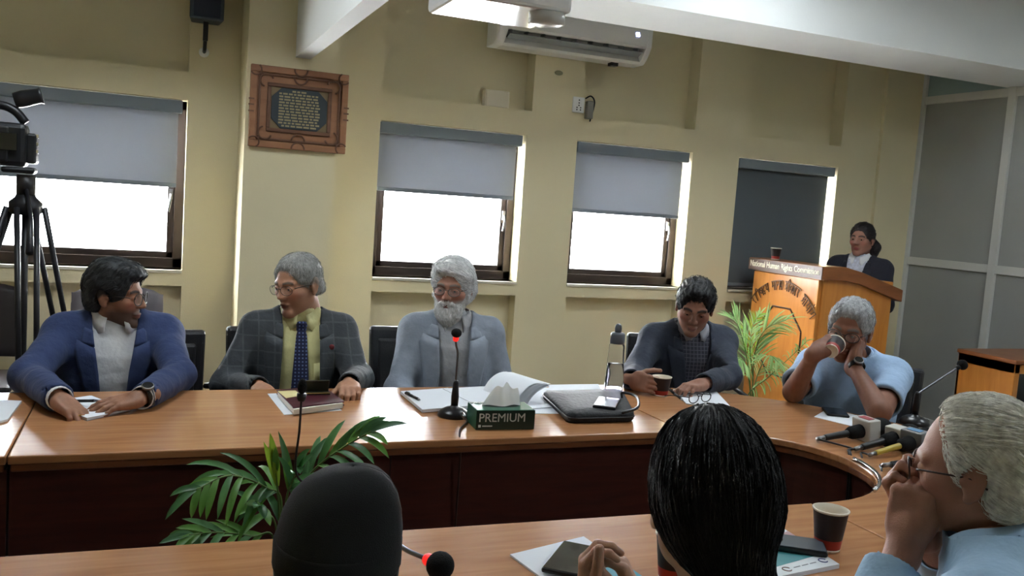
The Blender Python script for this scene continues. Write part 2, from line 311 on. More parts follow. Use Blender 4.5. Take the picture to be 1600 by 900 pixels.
MB().extr([(x, YC-.022, z) for x, z in oc], [(x, YC-.031, z) for x, z in oc]).obj('name_plate', mat('slate_plate', (50, 58, 64), .4), t, bevel=.002)
ins = MB()
for r in range(13):
    z = cz+b*.86-r*b*1.72/12; x = cx-a*(.62 if r in (0, 12) else .74); xe = cx+a*(.3 if r == 0 else .74)
    if r == 0: x = cx-a*.28
    while x < xe-.012: w_ = random.uniform(.012, .034); w_ = min(w_, xe-x); ins.box((x, YC-.0322, z-.0045), (x+w_, YC-.031, z+.0045)); x += w_+.006
ins.obj('inscription', mat('faded_gold', (150, 138, 104), .5), t)
def arc(c, r, a0, a1): return [(c[0]+r*math.cos(u), YC-.034, c[1]+r*math.sin(u)) for u in np.linspace(a0, a1, 14)]
for sx in (-1, 1):
    for sz in (-1, 1):
        k0 = math.atan2(sz, sx)
        MB().tube(arc((cx+sx*hw*.68, cz+sz*hh*.64), .034, k0-2, k0+2), .005, 6).obj('carved_scroll', Mp2, t, True); MB().tube(arc((cx+sx*hw*.9, cz+sz*hh*.88), .028, k0+1.3, k0+4.9), .0045, 6).obj('carved_scroll', Mp2, t, True)
for sz in (-1, 1):
    for q in (.78, .98): MB().tube(arc((cx, cz+sz*hh*q), .034, math.pi*(0 if sz < 0 else 1), math.pi*(1 if sz < 0 else 2)), .005, 6).obj('carved_arch', Mp2, t, True)
for sx in (-1, 1):
    for q in (-.14, .02, .16): MB().box((cx+sx*hw*.97-.014, YC-.037, cz+hh*q-.004), (cx+sx*hw*.97+.014, YC-.033, cz+hh*q+.004)).obj('carved_notch', Mp2, t)
# projector under the ceiling
pj = [ony(667, 21, 2.75), ony(782, 24, 2.75)]; zj = pj[0][2]; x0 = pj[0][0]; x1 = x0+.36
t = thing('projector', (x0+.18, 2.6, zj), 'white glossy projector hanging from the ceiling near the air conditioner', 'projector')
Mgl = mat('white_gloss', (235, 238, 240), .12, coat=.5)
MB().box((x0, 2.45, zj), (x1, 2.75, zj+.11)).obj('casing', Mgl, t, bevel=.012)
MB().lathe([(.055, 0), (.055, .03), (.04, .035)], (x0+.3, 2.5, zj), (0, 0, -1), 20).obj('adjuster_wheel', mat('grey_gloss', (190, 192, 190), .2), t, True)
MB().lathe([(.05, 0), (.05, .03), (.042, .05), (.03, .05)], (x0+.27, 2.75, zj+.055), (0, 1, 0), 20).obj('lens', M_black, t, True)
MB().tube([(x0+.18, 2.6, zj+.1), (x0+.18, 2.6, 3.0)], .02, 10).obj('ceiling_pole', M_white, t, True)
# ================================================================ conference table (ring of modules)
CXT, CYT = 1.6, 2.045; RI, RO = .34, 1.045
def arcp(cx, rx, ry, a0, a1, n): return [(cx+rx*math.cos(a), CYT+ry*math.sin(a)) for a in np.linspace(a0, a1, n)]
def table_module(label, poly, inner, tops=True):
    """poly: outline of the top; inner: run of the inner edge, carrying the dark panels"""
    c = np.mean(np.array(poly), 0); t = thing('conference_table', (c[0], c[1], 0), label, 'table', 'modules of the ring table')
    P = np.array(poly); MB().prism(poly, TZ-.022, TZ).obj('table_top', M_table, t, bevel=.004)
    def inset(P, d):
        P = np.array(P); n = len(P); out = []
        for i in range(n):
            e1 = P[i]-P[i-1]; e2 = P[(i+1) % n]-P[i]; n1 = np.array([-e1[1], e1[0]])/(np.linalg.norm(e1)+1e-9); n2 = np.array([-e2[1], e2[0]])/(np.linalg.norm(e2)+1e-9)
            m = n1+n2; m /= max(.5, m@m/2)**.5*np.linalg.norm(m)/1.0+1e-9; out.append(P[i]+m*d)
        return out
    MB().prism(inset(poly, .008), TZ-.042, TZ-.022).obj('edge_moulding', M_tedge, t, bevel=.004)
    # inner panels
    I = np.array(inner); seg = np.linalg.norm(np.diff(I, axis=0), axis=1); L = np.concatenate([[0], np.cumsum(seg)])
    npan = max(1, int(round(L[-1]/.95)))
    for k in range(npan):
        a, b = L[-1]*k/npan+.0015, L[-1]*(k+1)/npan-.0015; ss = np.unique(np.concatenate([[a, b], L[(L > a) & (L < b)]]))
        pts = np.array([[np.interp(s, L, I[:, j]) for j in (0, 1)] for s in ss]); d = np.gradient(pts, axis=0); d /= np.linalg.norm(d, axis=1)[:, None]; nn = np.stack([-d[:, 1], d[:, 0]], 1)
        A = pts+nn*.03; B = pts+nn*.05; MB().prism(list(map(tuple, A))+list(map(tuple, B[::-1])), .04, TZ-.042).obj('panel', M_apron, t)
    # end legs
    for p, q in ((I[0], I[1]), (I[-1], I[-2])):
        e = (q-p)/np.linalg.norm(q-p); nrm = np.array([-e[1], e[0]])*(1 if (p == I[0]).all() else -1); c0 = p+e*.02+nrm*.3
        MB().obox((c0[0], c0[1], (TZ-.042)/2), (e[0], e[1], 0), (nrm[0], nrm[1], 0), (0, 0, 1), .012, .24, (TZ-.042)/2).obj('leg_panel', M_apron, t)
yi0, yi1, yo0, yo1 = CYT-RI, CYT+RI, CYT-RO, CYT+RO; g = .0015
table_module('long back module of the ring table, before the men in suits', [(-.305+g, yi1), (1.62-g, yi1), (1.62-g, yo1), (-.305+g, yo1)], [(-.305+g, yi1), (1.62-g, yi1)])
table_module('back module of the ring table at the left picture edge', [(-1.6, yi1), (-.305-g, yi1), (-.305-g, yo1), (-1.6, yo1)], [(-1.6, yi1), (-.305-g, yi1)])
table_module('near module of the ring table with the cap and the bowed woman', [(-.305+g, yo0+.05), (1.555-g, yo0), (1.555-g, yi0), (-.305+g, yi0+.05)], [(1.555-g, yi0), (-.305+g, yi0+.05)])
table_module('near module of the ring table at the lower left picture corner', [(-1.6, yo0+.085), (-.305-g, yo0+.05), (-.305-g, yi0+.05), (-1.6, yi0+.085)], [(-.305-g, yi0+.05), (-1.6, yi0+.085)])
inn = [(1.62+g, yi1)]+arcp(CXT+.02, .345, RI, math.pi/2-.05, -math.pi/2+.05, 22)+[(1.555+g, yi0)]
out = [(1.555+g, yo0)]+arcp(CXT+.0, .985, RO, -math.pi/2+.03, math.pi/2-.03, 36)+[(1.62+g, yo1)]
table_module('curved end module of the ring table under the press microphones', inn[::-1][:0]+out+inn, inn)
# ================================================================ helpers for small things
def face_dir(az): return np.array([math.sin(az), math.cos(az), 0.])
def slab(name, c, ang, w, d, h, m, parent=None, bevel=.002, z=None):
    z = c[2] if z is None else z; ax = np.array([math.cos(ang), math.sin(ang), 0]); ay = np.array([-math.sin(ang), math.cos(ang), 0])
    return MB().obox((c[0], c[1], z+h/2), ax, ay, (0, 0, 1), w/2, d/2, h/2).obj(name, m, parent, bevel=bevel)
def quadpaper(name, px, m, label=None, cat=None, z=TZ, th=.0012, parent=None, curl=0, group=None):
    """a flat sheet whose corners were read off the table plane"""
    P = [onz(x, y, z+th) for x, y in px]; n = 8
    G = [[(P[0]*(1-u)+P[1]*u)*(1-v)+(P[3]*(1-u)+P[2]*u)*v+np.array([0, 0, curl*u*u*v]) for u in np.linspace(0, 1, n)] for v in np.linspace(0, 1, n)]
    lo = [[p-np.array([0, 0, th]) for p in r] for r in G]; b = MB(); b.grid(G); k = len(b.V); b.V += [p for r in lo for p in r]
    b.F += [[k+i for i in f[::-1]] for f in b.F[:(n-1)**2]]; per = [(0, j) for j in range(n)]+[(i, n-1) for i in range(1, n)]+[(n-1, j) for j in range(n-2, -1, -1)]+[(i, 0) for i in range(n-2, 0, -1)]
    for (a, b_) in zip(per, per[1:]+per[:1]): i, j = a[0]*n+a[1], b_[0]*n+b_[1]; b.F.append([i, k+i, k+j, j])
    o = b.obj(name, m, parent)
    return tag(o, label, cat, group) if label else o
def paper_cup(c, label, group='paper cups', ax=(0, 0, 1), h=.088, parts=True):
    c = np.array(c, float); t = thing('paper_cup', c, label, 'cup', group)
    r0, r1 = .026, .037; f = lambda u: r0+(r1-r0)*u
    Mb = mat('black_cup_print', (34, 20, 18), .5); Mr = mat('red_cup_band', (150, 38, 24), .5)
    MB().lathe([(r0*.9, .004), (f(.0), .0), (f(.07), .07*h)], c, ax, 24).obj('base', M_cuplip, t, True)
    MB().lathe([(f(.07), .07*h), (f(.3), .3*h)], c, ax, 24, False).obj('red_band', Mr, t, True)
    MB().lathe([(f(.3), .3*h), (f(.95), .95*h)], c, ax, 24, False).obj('sleeve', Mb, t, True)
    b = MB(); b.lathe([(f(.95), .95*h), (f(1)+.0015, .97*h), (f(1)+.002, h), (f(1)-.001, h+.001), (f(.8)-.002, .8*h), (f(.12)-.002, .12*h), (.001, .12*h)], c, ax, 24, False); b.obj('rim', M_cuplip, t, True); return t
def smartphone(c, ang, label, w=.075, d=.155, h=.009, tilt=0, screen=None, cams=False, group='smartphones'):
    t = thing('smartphone', c, label, 'phone', group)
    slab('body', c, ang, w, d, h, M_black, t, .004); 
    if cams:
        slab('back_cover', (c[0], c[1], c[2]+h), ang, w*.94, d*.95, .0012, mat('grey_phone_back', (86, 92, 100), .3), t, .0005)
        ax = np.array([math.cos(ang), math.sin(ang), 0]); ay = np.array([-math.sin(ang), math.cos(ang), 0]); b = np.array(c)+ay*d*.2
        b[2] = c[2]+h+.0012; MB().lathe([(.017, 0), (.017, .003), (.012, .0035)], b, (0, 0, 1), 18).obj('camera_ring', M_black, t, True)
        for s in (-1, 1): MB().lathe([(.004, 0), (.003, .0045)], b+ax*s*.009, (0, 0, 1), 10).obj('camera_lens', M_chrome, t, True)
    else: slab('screen', (c[0], c[1], c[2]+h), ang, w*.93, d*.95, .0006, screen or M_phone, t, .0002)
    return t
def pen(a, b, label, m=None):
    a, b = np.array(a, float), np.array(b, float); t = thing('pen', a, label, 'pen'); d = (b-a)/np.linalg.norm(b-a); m = m or M_black; L = np.linalg.norm(b-a)
    MB().tube([a, a+d*L*.45], .005, 10).obj('cap', m, t, True); MB().tube([a+d*L*.45, a+d*L*.88], .0045, 10).obj('barrel', m, t, True); MB().tube([a+d*L*.88, b], [.0045, .001], 10).obj('tip', M_steel, t, True)
    MB().tube([a+d*.004+np.array([0, 0, .006]), a+d*L*.3+np.array([0, 0, .0065])], .0013, 6).obj('clip', M_chrome, t); return t
def eyeglasses_loose(c, ang, label):
    t = thing('eyeglasses', c, label, 'glasses'); ax = np.array([math.cos(ang), math.sin(ang), 0]); ay = np.array([-math.sin(ang), math.cos(ang), 0]); c = np.array(c, float); up = np.array([0, 0, 1.])
    for s in (-1, 1):
        pts = [c+ax*(s*.034+.026*math.cos(u))+up*(.021+.018*math.sin(u)) for u in np.linspace(0, 2*math.pi, 18)]
        MB().tube(pts, .0018, 6, False).obj('rim', M_black, t, True)
        p = MB(); ring_ = [q for q in pts[:-1]]; p.add(ring_, [list(range(len(ring_)))]); p.obj('lens', mat('spectacle_lens', (235, 240, 245), .03, alpha=.13), t)
        MB().tube([c+ax*s*.061+up*.026, c+ax*s*.064+up*.026+ay*.01, c+ax*s*.05+ay*.1+up*.012, c+ax*s*.045+ay*.135+up*.003], .0018, 6).obj('temple', M_black, t, True)
    MB().tube([c-ax*.009+up*.025, c+up*.029, c+ax*.009+up*.025], .0018, 6).obj('bridge', M_black, t, True); return t
def goose_mic(base, pts, head_dir, label, ringm=None, base_kind='dome', group='gooseneck microphones', head=(.017, .03), cable=None):
    t = thing('gooseneck_microphone', base, label, 'microphone', group); base = np.array(base, float)
    MB().lathe([(.052, 0), (.053, .006), (.045, .018), (.028, .028), (.014, .032), (.0125, .035)], base, (0, 0, 1), 28).obj('base', mat('satin_black', (28, 27, 29), .3), t, True)
    p0 = np.array(pts[0], float); MB().lathe([(.0115, 0), (.0125, .03), (.0085, .075), (.0055, .085)], base+np.array([0, 0, .034]), p0+np.array(pts[1])*0+np.array([0, 0, 1])-p0, 14).obj('collar', M_black, t, True)
    c = spline(pts, 26); MB().tube(c, .0038 if ringm != 'dark' else .0023, 8).obj('gooseneck', mat('gunmetal_neck', (120, 120, 124), .3, metal=.9) if ringm != 'dark' else M_black, t, True)
    d = np.array(head_dir, float); d /= np.linalg.norm(d); e = c[-1]; r, L = head
    if ringm and ringm != 'dark': MB().lathe([(.0075, -.004), (.0095, .0), (.0095, .009), (.0075, .012)], e, d, 14).obj('light_ring', M_red, t, True)
    else: MB().lathe([(.006, -.006), (.009, .0), (.009, .009)], e, d, 14).obj('neck_sleeve', M_black, t, True)
    prof = [(r*math.sin(u), .008+L/2*(1-math.cos(u))) for u in np.linspace(.25, math.pi-.1, 12)]
    MB().lathe(prof, e, d, 18).obj('foam_head', M_rubber, t, True)
    if cable: MB().tube([base+np.array(q) for q in cable[:2]], .007, 8).obj('plug', M_steel, t, True); MB().tube(spline([base+np.array(q) for q in cable[1:]], 22), .003, 6).obj('cable', mat('brown_cable', (58, 38, 30), .5), t, True)
    return t
# ================================================================ things on the back table
mb = onz(709, 650, TZ)
goose_mic(mb, [mb+np.array([0, 0, .11]), mb+np.array([0, 0, .2])+.0*mb, ony(713, 540, mb[1]), ony(712, 531, mb[1])], (0, -.15, 1), 'gooseneck microphone with a glowing red ring before the bearded man', True,
          cable=[(.012, -.045, .018), (.012, -.075, .012), (.01, -.1, .006), (-.03, -.16, .004), (-.06, -.235, .0035), (-.063, -.262, -.05), (-.06, -.25, -.3), (-.06, -.24, -.7)])
# tissue box
A, B_, C_ = onz(743, 672, TZ), onz(834, 671, TZ), onz(727, 650, TZ); ax = (B_-A)/np.linalg.norm(B_-A); ay = np.cross([0, 0, 1], ax); w_, d_, h_ = np.linalg.norm(B_-A), .11, .062
t = thing('tissue_box', A+ax*w_/2+ay*d_/2, 'green PREMIUM tissue box with a white tissue pulled up', 'tissue box'); ctr = A+ax*w_/2+ay*d_/2
MB().obox(ctr+np.array([0, 0, h_/2]), ax, ay, (0, 0, 1), w_/2, d_/2, h_/2).obj('carton', mat('green_carton', (26, 92, 70), .35), t, bevel=.002)
MB().obox(A+ax*w_/2-ay*.0006+np.array([0, 0, h_*.5]), ax, ay, (0, 0, 1), w_*.5, .0006, h_*.47).obj('front_print', mat('dark_green_print', (22, 44, 36), .3), t)
text_obj('lettering', 'PREMIUM', .04, A+ax*w_*.44-ay*.0018+np.array([0, 0, h_*.62]), ax, (0, 0, 1), mat('silver_print', (196, 200, 196), .4), t, fit=(w_*.78, .026))
text_obj('lettering', 'TISSUE', .02, A+ax*w_*.2-ay*.0018+np.array([0, 0, h_*.2]), ax, (0, 0, 1), mat('silver_print', (196, 200, 196), .4), t, fit=(.032, .0055)) if False else None
MB().obox(A+ax*w_*.06-ay*.0015+np.array([0, 0, h_*.2]), ax, ay, (0, 0, 1), .004, .0005, .004).obj('logo', mat('silver_print', (196, 200, 196), .4), t)
MB().obox(A+ax*w_*.19-ay*.0015+np.array([0, 0, h_*.2]), ax, ay, (0, 0, 1), .016, .0005, .002).obj('small_print', mat('silver_print', (196, 200, 196), .4), t)
text_obj('lettering', 'PREMIUM', .04, ctr-ax*w_*.26+ay*.034+np.array([0, 0, h_+.0008]), ax, ay, mat('silver_print', (196, 200, 196), .4), t, fit=(w_*.42, .018))
MB().add([ctr+ax*.06*math.cos(u)+ay*.022*math.sin(u)+np.array([0, 0, h_+.0006]) for u in np.linspace(0, 2*math.pi, 24, False)], [list(range(24))]).obj('slot', mat('dark_slot', (30, 36, 34), .8), t)
rows = []
for v in np.linspace(0, 1, 9):
    rows.append([ctr+ax*((u-.5)*(.13-.05*v)+.012*v)+ay*(.012*math.sin(9*u+2*v)*(1-.3*v)+.02*v*(u-.5))+np.array([0, 0, h_-.002+(.075-.02*abs(u-.45)*2+.006*math.sin(14*u))*v]) for u in np.linspace(0, 1, 15)])
MB().grid(rows).obj('tissue', mat('tissue_paper', (236, 236, 234), .9, transl=.3), t, True)
# open notebook, pen, papers before the bearded man
nb = thing('open_notebook', onz(660, 625, TZ), 'open white notebook in front of the bearded man', 'notebook')
M_navy = mat('navy_cover', (46, 44, 74), .5)
quadpaper('cover', [(628, 613), (690, 645), (800, 630), (752, 602)], M_navy, parent=nb, th=.003)
quadpaper('page_block', [(626, 611), (660, 640), (760, 632), (700, 606)], M_paper, parent=nb, z=TZ+.003, th=.01)
quadpaper('page_block', [(692, 607), (745, 633), (800, 625), (765, 603)], M_paper, parent=nb, z=TZ+.003, th=.012)
pen(onz(634, 614, TZ+.018), onz(657, 625, TZ+.018), 'black ballpoint pen lying on the open notebook')
# curled stack of papers right of the notebook
ps = thing('paper_stack', onz(830, 620, TZ), 'curled stack of printed papers behind the tissue box', 'papers')
for k in range(3): quadpaper('sheet', [(775, 614+k), (800, 640), (905+8*k, 632), (870+10*k, 604+k)], M_paper, parent=ps, z=TZ+.001+.0015*k, th=.0012)
for k in range(4):
    a0, b0 = onz(760+3*k, 622, TZ+.006), onz(800+6*k, 634, TZ+.006); rows = []
    for u in np.linspace(0, 1, 12):
        th = u*(2.1-.22*k); R_ = .075+.006*k; off = np.array([.8, .25, 0])*(.02+R_*(1-math.cos(th))+u*.05)+np.array([0, 0, R_*math.sin(th)*.95*(1-.1*k)])
        rows.append([a0*(1-v)+b0*v+off+np.array([0, .08, 0])*(1-v) for v in np.linspace(0, 1, 5)])
    MB().grid(rows).obj('sheet', M_paper, ps, True)
quadpaper('paper_sheet', [(800, 630), (815, 646), (880, 646), (865, 626)], M_paper, 'loose blue-white sheet under the edge of the black sleeve', 'paper')
quadpaper('paper_sheet', [(855, 601), (862, 612), (945, 617), (935, 600)], M_paper, 'white sheet lying behind the black laptop sleeve', 'paper')
# laptop sleeve
def rounded(P, r=.03, n=5):
    P = [np.array(p, float) for p in P]; out = []
    for i in range(len(P)):
        a = P[i-1]-P[i]; b = P[(i+1) % len(P)]-P[i]; a /= np.linalg.norm(a); b /= np.linalg.norm(b)
        for u in np.linspace(0, 1, n): out.append(P[i]+a*r*(1-u)**2+b*r*u**2)
    return out
sl = [onz(x, y, TZ+.012) for x, y in ((846, 618), (888, 657), (992, 655), (972, 616))]; cen = sum(sl)/4
t = thing('laptop_sleeve', (cen[0], cen[1], TZ), 'black padded laptop sleeve beside the paper stack', 'sleeve'); Msl = mat('black_nylon', (18, 20, 24), .65, bump=.3, bs=60)
pr = rounded(sl, .035)
b = MB(); L = [(.96, .001), (1.0, .008), (1.005, .018), (1.0, .027), (.95, .034), (.6, .036)]; n = len(pr)
for s, z in L: b.V += [np.array([cen[0]+(p[0]-cen[0])*s, cen[1]+(p[1]-cen[1])*s, TZ+z+.002*math.sin(40*p[0])*(z > .03)]) for p in pr]
for i in range(len(L)-1): b.F += [(i*n+j, i*n+(j+1) % n, (i+1)*n+(j+1) % n, (i+1)*n+j) for j in range(n)]
b.F += [list(range(n))[::-1], list(range((len(L)-1)*n, len(L)*n))]; b.obj('case', Msl, t, True)
MB().tube([(cen[0]+(p[0]-cen[0])*1.006, cen[1]+(p[1]-cen[1])*1.006, TZ+.018) for p in pr[:15]], .0028, 6).obj('zip', mat('zip_black', (18, 18, 20), .3), t, True)
lp = np.array([onz(x, y, TZ+.036) for x, y in ((972, 622), (985, 628), (988, 642), (972, 645))])
MB().tube(spline([lp[0], lp[0]+np.array([0, 0, .02]), lp[1]+np.array([.02, 0, .02]), lp[2]+np.array([.02, 0, .012]), lp[3]], 18), [.005]*18, 8).obj('wrist_strap', mat('strap_black', (20, 20, 22), .4), t, True)
pp = onz(948, 632, TZ+.037); smartphone(pp, -.62, 'silver edged smartphone lying on the black laptop sleeve', .078, .15)
o = MB(); c = onz(968, 634, TZ+.046)
# water bottle
wb_ = onz(958, 614, TZ); t = thing('water_bottle', wb_, 'clear water bottle half full with a grey screw cap', 'bottle'); Mcl = mat('clear_plastic', (244, 245, 248), .02, trans=1, ior=1.04)
k = 1.0
MB().lathe([(.001, .004), (.034, .0), (.037, .006), (.036, .06), (.031, .15), (.03, .185), (.024, .198), (.0225, .198), (.0285, .184), (.0295, .15), (.0345, .06), (.0355, .008), (.001, .006)], wb_, (0, 0, 1), 28).obj('body', Mcl, t, True)
MB().lathe([(.001, .008), (.0345, .009), (.0345, .06), (.0305, .115), (.001, .115)], wb_, (0, 0, 1), 28).obj('water', mat('water', (226, 224, 234), .02, trans=1, ior=1.05), t, True)
MB().lathe([(.027, .192), (.028, .2), (.028, .228), (.024, .234), (.014, .236)], wb_, (0, 0, 1), 24).obj('cap', mat('grey_cap', (92, 96, 104), .4), t, True)
MB().lathe([(.012, .234), (.0135, .25), (.012, .262), (.006, .268)], wb_, (0, 0, 1), 16).obj('spout', mat('grey_cap', (92, 96, 104), .4), t, True)
# notebook and paper before the man with the tie
quadpaper('paper_sheet', [(418, 615), (444, 648), (534, 641), (500, 612)], M_paper, 'white sheet under the burgundy diary', 'paper')
t = thing('diary', onz(488, 630, TZ), 'closed burgundy diary with a pen strap on a white sheet', 'diary'); Mbu = mat('burgundy_leather', (70, 22, 34), .4, bump=.15, bs=300)
quadpaper('back_cover', [(432, 614), (458, 643), (538, 632), (505, 607)], Mbu, parent=t, z=TZ+.0015, th=.003)
quadpaper('pages', [(434, 612), (459, 640), (536, 630), (504, 606)], mat('cream_pages', (214, 208, 196), .8), parent=t, z=TZ+.0045, th=.016)
quadpaper('front_cover', [(432, 609), (458, 637), (538, 627), (505, 603)], Mbu, parent=t, z=TZ+.0205, th=.003)
quadpaper('cream_note', [(434, 611), (447, 622), (470, 618), (462, 610)], mat('cream_card', (206, 194, 140), .7), parent=t, z=TZ+.0236, th=.0008)
pf = onz(494, 614, TZ+.024); t = thing('flip_wallet', pf, 'dark flip wallet standing on the burgundy diary', 'wallet'); axw = np.array([1, 0, 0.])
MB().obox(pf+np.array([0, .0, .022]), axw, (0, .94, .34), (0, -.34, .94), .041, .003, .024).obj('flap', mat('dark_olive_leather', (46, 46, 36), .35), t, bevel=.002)
MB().obox(pf+np.array([0, -.014, .003]), axw, (0, 1, 0), (0, 0, 1), .041, .016, .003).obj('base', mat('dark_olive_leather', (46, 46, 36), .35), t, bevel=.001)
MB().tube([pf+np.array([-.04, -.03, .006]), pf+np.array([.04, -.03, .006])], .0018, 6).obj('metal_edge', mat('gold_edge', (180, 150, 90), .3, metal=1), t)
# notepads before the man in the blue suit, paper at the picture edge
t = thing('notepad', onz(140, 640, TZ), 'white notepad under the hands of the man in the blue suit', 'notepad')
quadpaper('backing', [(65, 628), (136, 657), (204, 641), (140, 618)], mat('grey_board', (150, 150, 150), .7), parent=t, th=.002)
for k in range(4): quadpaper('page', [(66+2*k, 629), (136, 656-k), (203-k, 640), (140+k, 618)], M_paper, parent=t, z=TZ+.002+.002*k, th=.0018)
quadpaper('paper_sheet', [(-60, 622), (-40, 668), (12, 655), (34, 626)], M_paper, 'white papers cut by the left picture edge', 'papers', th=.006)
# cup, papers, glasses before the man looking down
CUP4 = onz(1032, 618, TZ); paper_cup(CUP4, 'dark paper cup in the hand of the man looking down', ax=(0, 0, 1), h=.075)
quadpaper('paper_sheet', [(1052, 608), (1072, 630), (1146, 640), (1120, 612)], M_paper, 'white sheets under folded eyeglasses', 'papers', th=.003)
pen(onz(1044, 607, TZ+.004), onz(1068, 626, TZ+.004), 'black pen beside the white sheets with eyeglasses')
eyeglasses_loose(onz(1093, 630, TZ+.003), .25, 'black framed eyeglasses left on white sheets')
# sheet and phone before the man drinking
quadpaper('paper_sheet', [(1272, 651), (1336, 667), (1352, 652), (1294, 638)], M_paper, 'printed sheet under the phone of the man drinking', 'paper')
smartphone(onz(1305, 646, TZ+.0015), -.55, 'black smartphone on the printed sheet before the man drinking', .08, .12)
# ================================================================ press microphones
def press_mic(a, b, label, cube=None, handle=M_black, r=.012, logo=None, cable=True, cab=None):
    """handle from a to b, foam head beyond b, optional broadcaster cube around the neck"""
    a, b = np.array(a, float), np.array(b, float); d = b-a; L = np.linalg.norm(d); d /= L; t = thing('press_microphone', (a+b)/2*np.array([1, 1, 0])+np.array([0, 0, TZ]), label, 'microphone', 'press microphones')
    MB().tube([a, a+d*.006, a+d*L*.6, b], [r*.75, r*.85, r, r*1.25], 16).obj('handle', handle, t, True)
    MB().lathe([(r*.6, -.03), (r*.62, 0)], a, d, 12).obj('plug', M_steel, t, True)
    MB().lathe([(r*1.2, -.075), (.021, -.06), (.023, -.015), (.018, 0)], b, d, 16).obj('grip', M_rubber, t, True)
    prof = [(.033*math.sin(u)**.7, .095*(1-math.cos(u))/2) for u in np.linspace(.25, math.pi-.12, 14)]
    MB().lathe(prof, b+d*.006, d, 20).obj('foam_windscreen', M_rubber, t, True)
    if cube:
        x, y, _ = frame_from(d); mc = b+d*.004; mm, hs = cube
        c = MB().obox(mc, x, y, d, hs, hs, .024).obj('flag_cube', mm, t, bevel=.004)
        if logo: MB().obox(mc+y*(hs+.0008), x, d, y, hs*.6, .012, .0006).obj('logo', logo, t)
    if cab: MB().tube(spline([a-d*.028]+[np.array(q, float) for q in cab], 26), .0032, 6).obj('cable', mat('black_cable', (16, 16, 18), .4), t, True)
    return t
r_ = .014
def drop(x, y, x2=None): p = onz(x, y, TZ+.004); return p
Mw = mat('flag_white', (196, 194, 188), .5); Mlb = mat('flag_blue_logo', (90, 140, 180), .5); Mlr = mat('flag_red_logo', (150, 60, 66), .5)
def hang(x, y, dx=0): p = onz(x, y, TZ+.0035); q = p+np.array([-.035, -.045, -.02]); return [p, q, q+np.array([-.02+dx, -.03, -.2]), q+np.array([-.03+dx, -.04, -.55])]
press_mic(onz(1288, 684, TZ+r_), onz(1352, 672, TZ+.034), 'long black press microphone with a white logo cube', (Mw, .04), logo=Mlr, cab=[onz(1330, 700, TZ+.004)]+hang(1325, 703))
press_mic(onz(1346, 699, TZ+r_), onz(1402, 683, TZ+.032), 'press microphone with a ribbed silver plug between the other press microphones', (Mw, .034), M_black, cab=hang(1328, 704))
press_mic(onz(1368, 708, TZ+r_), onz(1428, 690, TZ+.034), 'press microphone with a yellow striped handle', (mat('flag_grey', (120, 122, 124), .5), .037), mat('yellow_handle', (172, 152, 60), .35), r=.01, logo=Mlb, cab=hang(1345, 708, .0))
press_mic(onz(1392, 726, TZ+r_), onz(1462, 720, TZ+.02), 'press microphone with a chrome collar nearest the white-haired man', None, mat('chrome_dark', (70, 72, 76), .25, metal=.8), cab=hang(1375, 728))
press_mic(onz(1424, 712, TZ+r_+.01), onz(1475, 706, TZ+.03), 'slim black press microphone half hidden behind the white-haired man', None, M_black, r=.009)
# chrome pipe around the inner corner
tag(MB().tube([(p[0], p[1], TZ+.006) for p in [(CXT+.02+.353*math.cos(u), CYT+.348*math.sin(u)) for u in np.linspace(-.12, -1.05, 16)]], .006, 8).obj('edge_pipe', M_chrome, None, True), 'shiny clear tube along the curved inner table edge', 'tube')
# right gooseneck
gb = onz(1428, 662, TZ); e = ony(1496, 575, gb[1]-.0); goose_mic(gb, [gb+np.array([0, 0, .11]), (gb+np.array([0, 0, .11]))*.6+e*.4, (gb+np.array([0, 0, .11]))*.3+e*.7, e], e-gb-np.array([0, 0, .11]), 'gooseneck microphone leaning right beside the press microphones', None, head=(.02, .036))
# ================================================================ things on the near table
def nearmic(base, P, hd, label, ringm): return goose_mic(base, P, hd, label, ringm, head=(.021, .042))
b0 = onz(548, 846, TZ); hd = ond(683, 883, 1.28); nearmic(b0, [b0+np.array([0, 0, .1]), b0*.8+hd*.2+np.array([0, 0, .07]), ond(622, 850, 1.40), ond(668, 874, 1.32)], ray(700, 890)*.0+np.array(ond(690, 886, 1.27))-ond(660, 871, 1.30), 'gooseneck microphone with a red ring bent towards the black cap', True)
b1 = onz(492, 852, TZ); q = ony(471, 622, b1[1]); goose_mic(b1, [b1+np.array([0, 0, .11]), ony(463, 740, b1[1]), ony(468, 670, b1[1]), q], (0.02, 0, 1), 'tall thin gooseneck microphone rising through the palm leaves', 'dark', head=(.009, .03))
# papers, phone under the woman's hands
quadpaper('paper_sheet', [(797, 866), (850, 905), (1010, 905), (912, 838)], M_paper, 'white report sheets under the phone on the near table', 'papers', th=.004)
quadpaper('folder', [(866, 865), (925, 905), (1010, 905), (935, 850)], mat('teal_card', (52, 140, 158), .5), 'teal folder under the hands of the bowed woman', 'folder', z=TZ+.004, th=.003)
ph = onz(893, 878, TZ+.007); smartphone(ph, -.72, 'dark smartphone on the report sheets by clasped hands', .078, .155, .01, screen=mat('dim_screen', (62, 60, 52), .12, coat=.3))
paper_cup(onz(1050, 905, TZ), 'black and red paper cup beside the long black hair', h=.09)
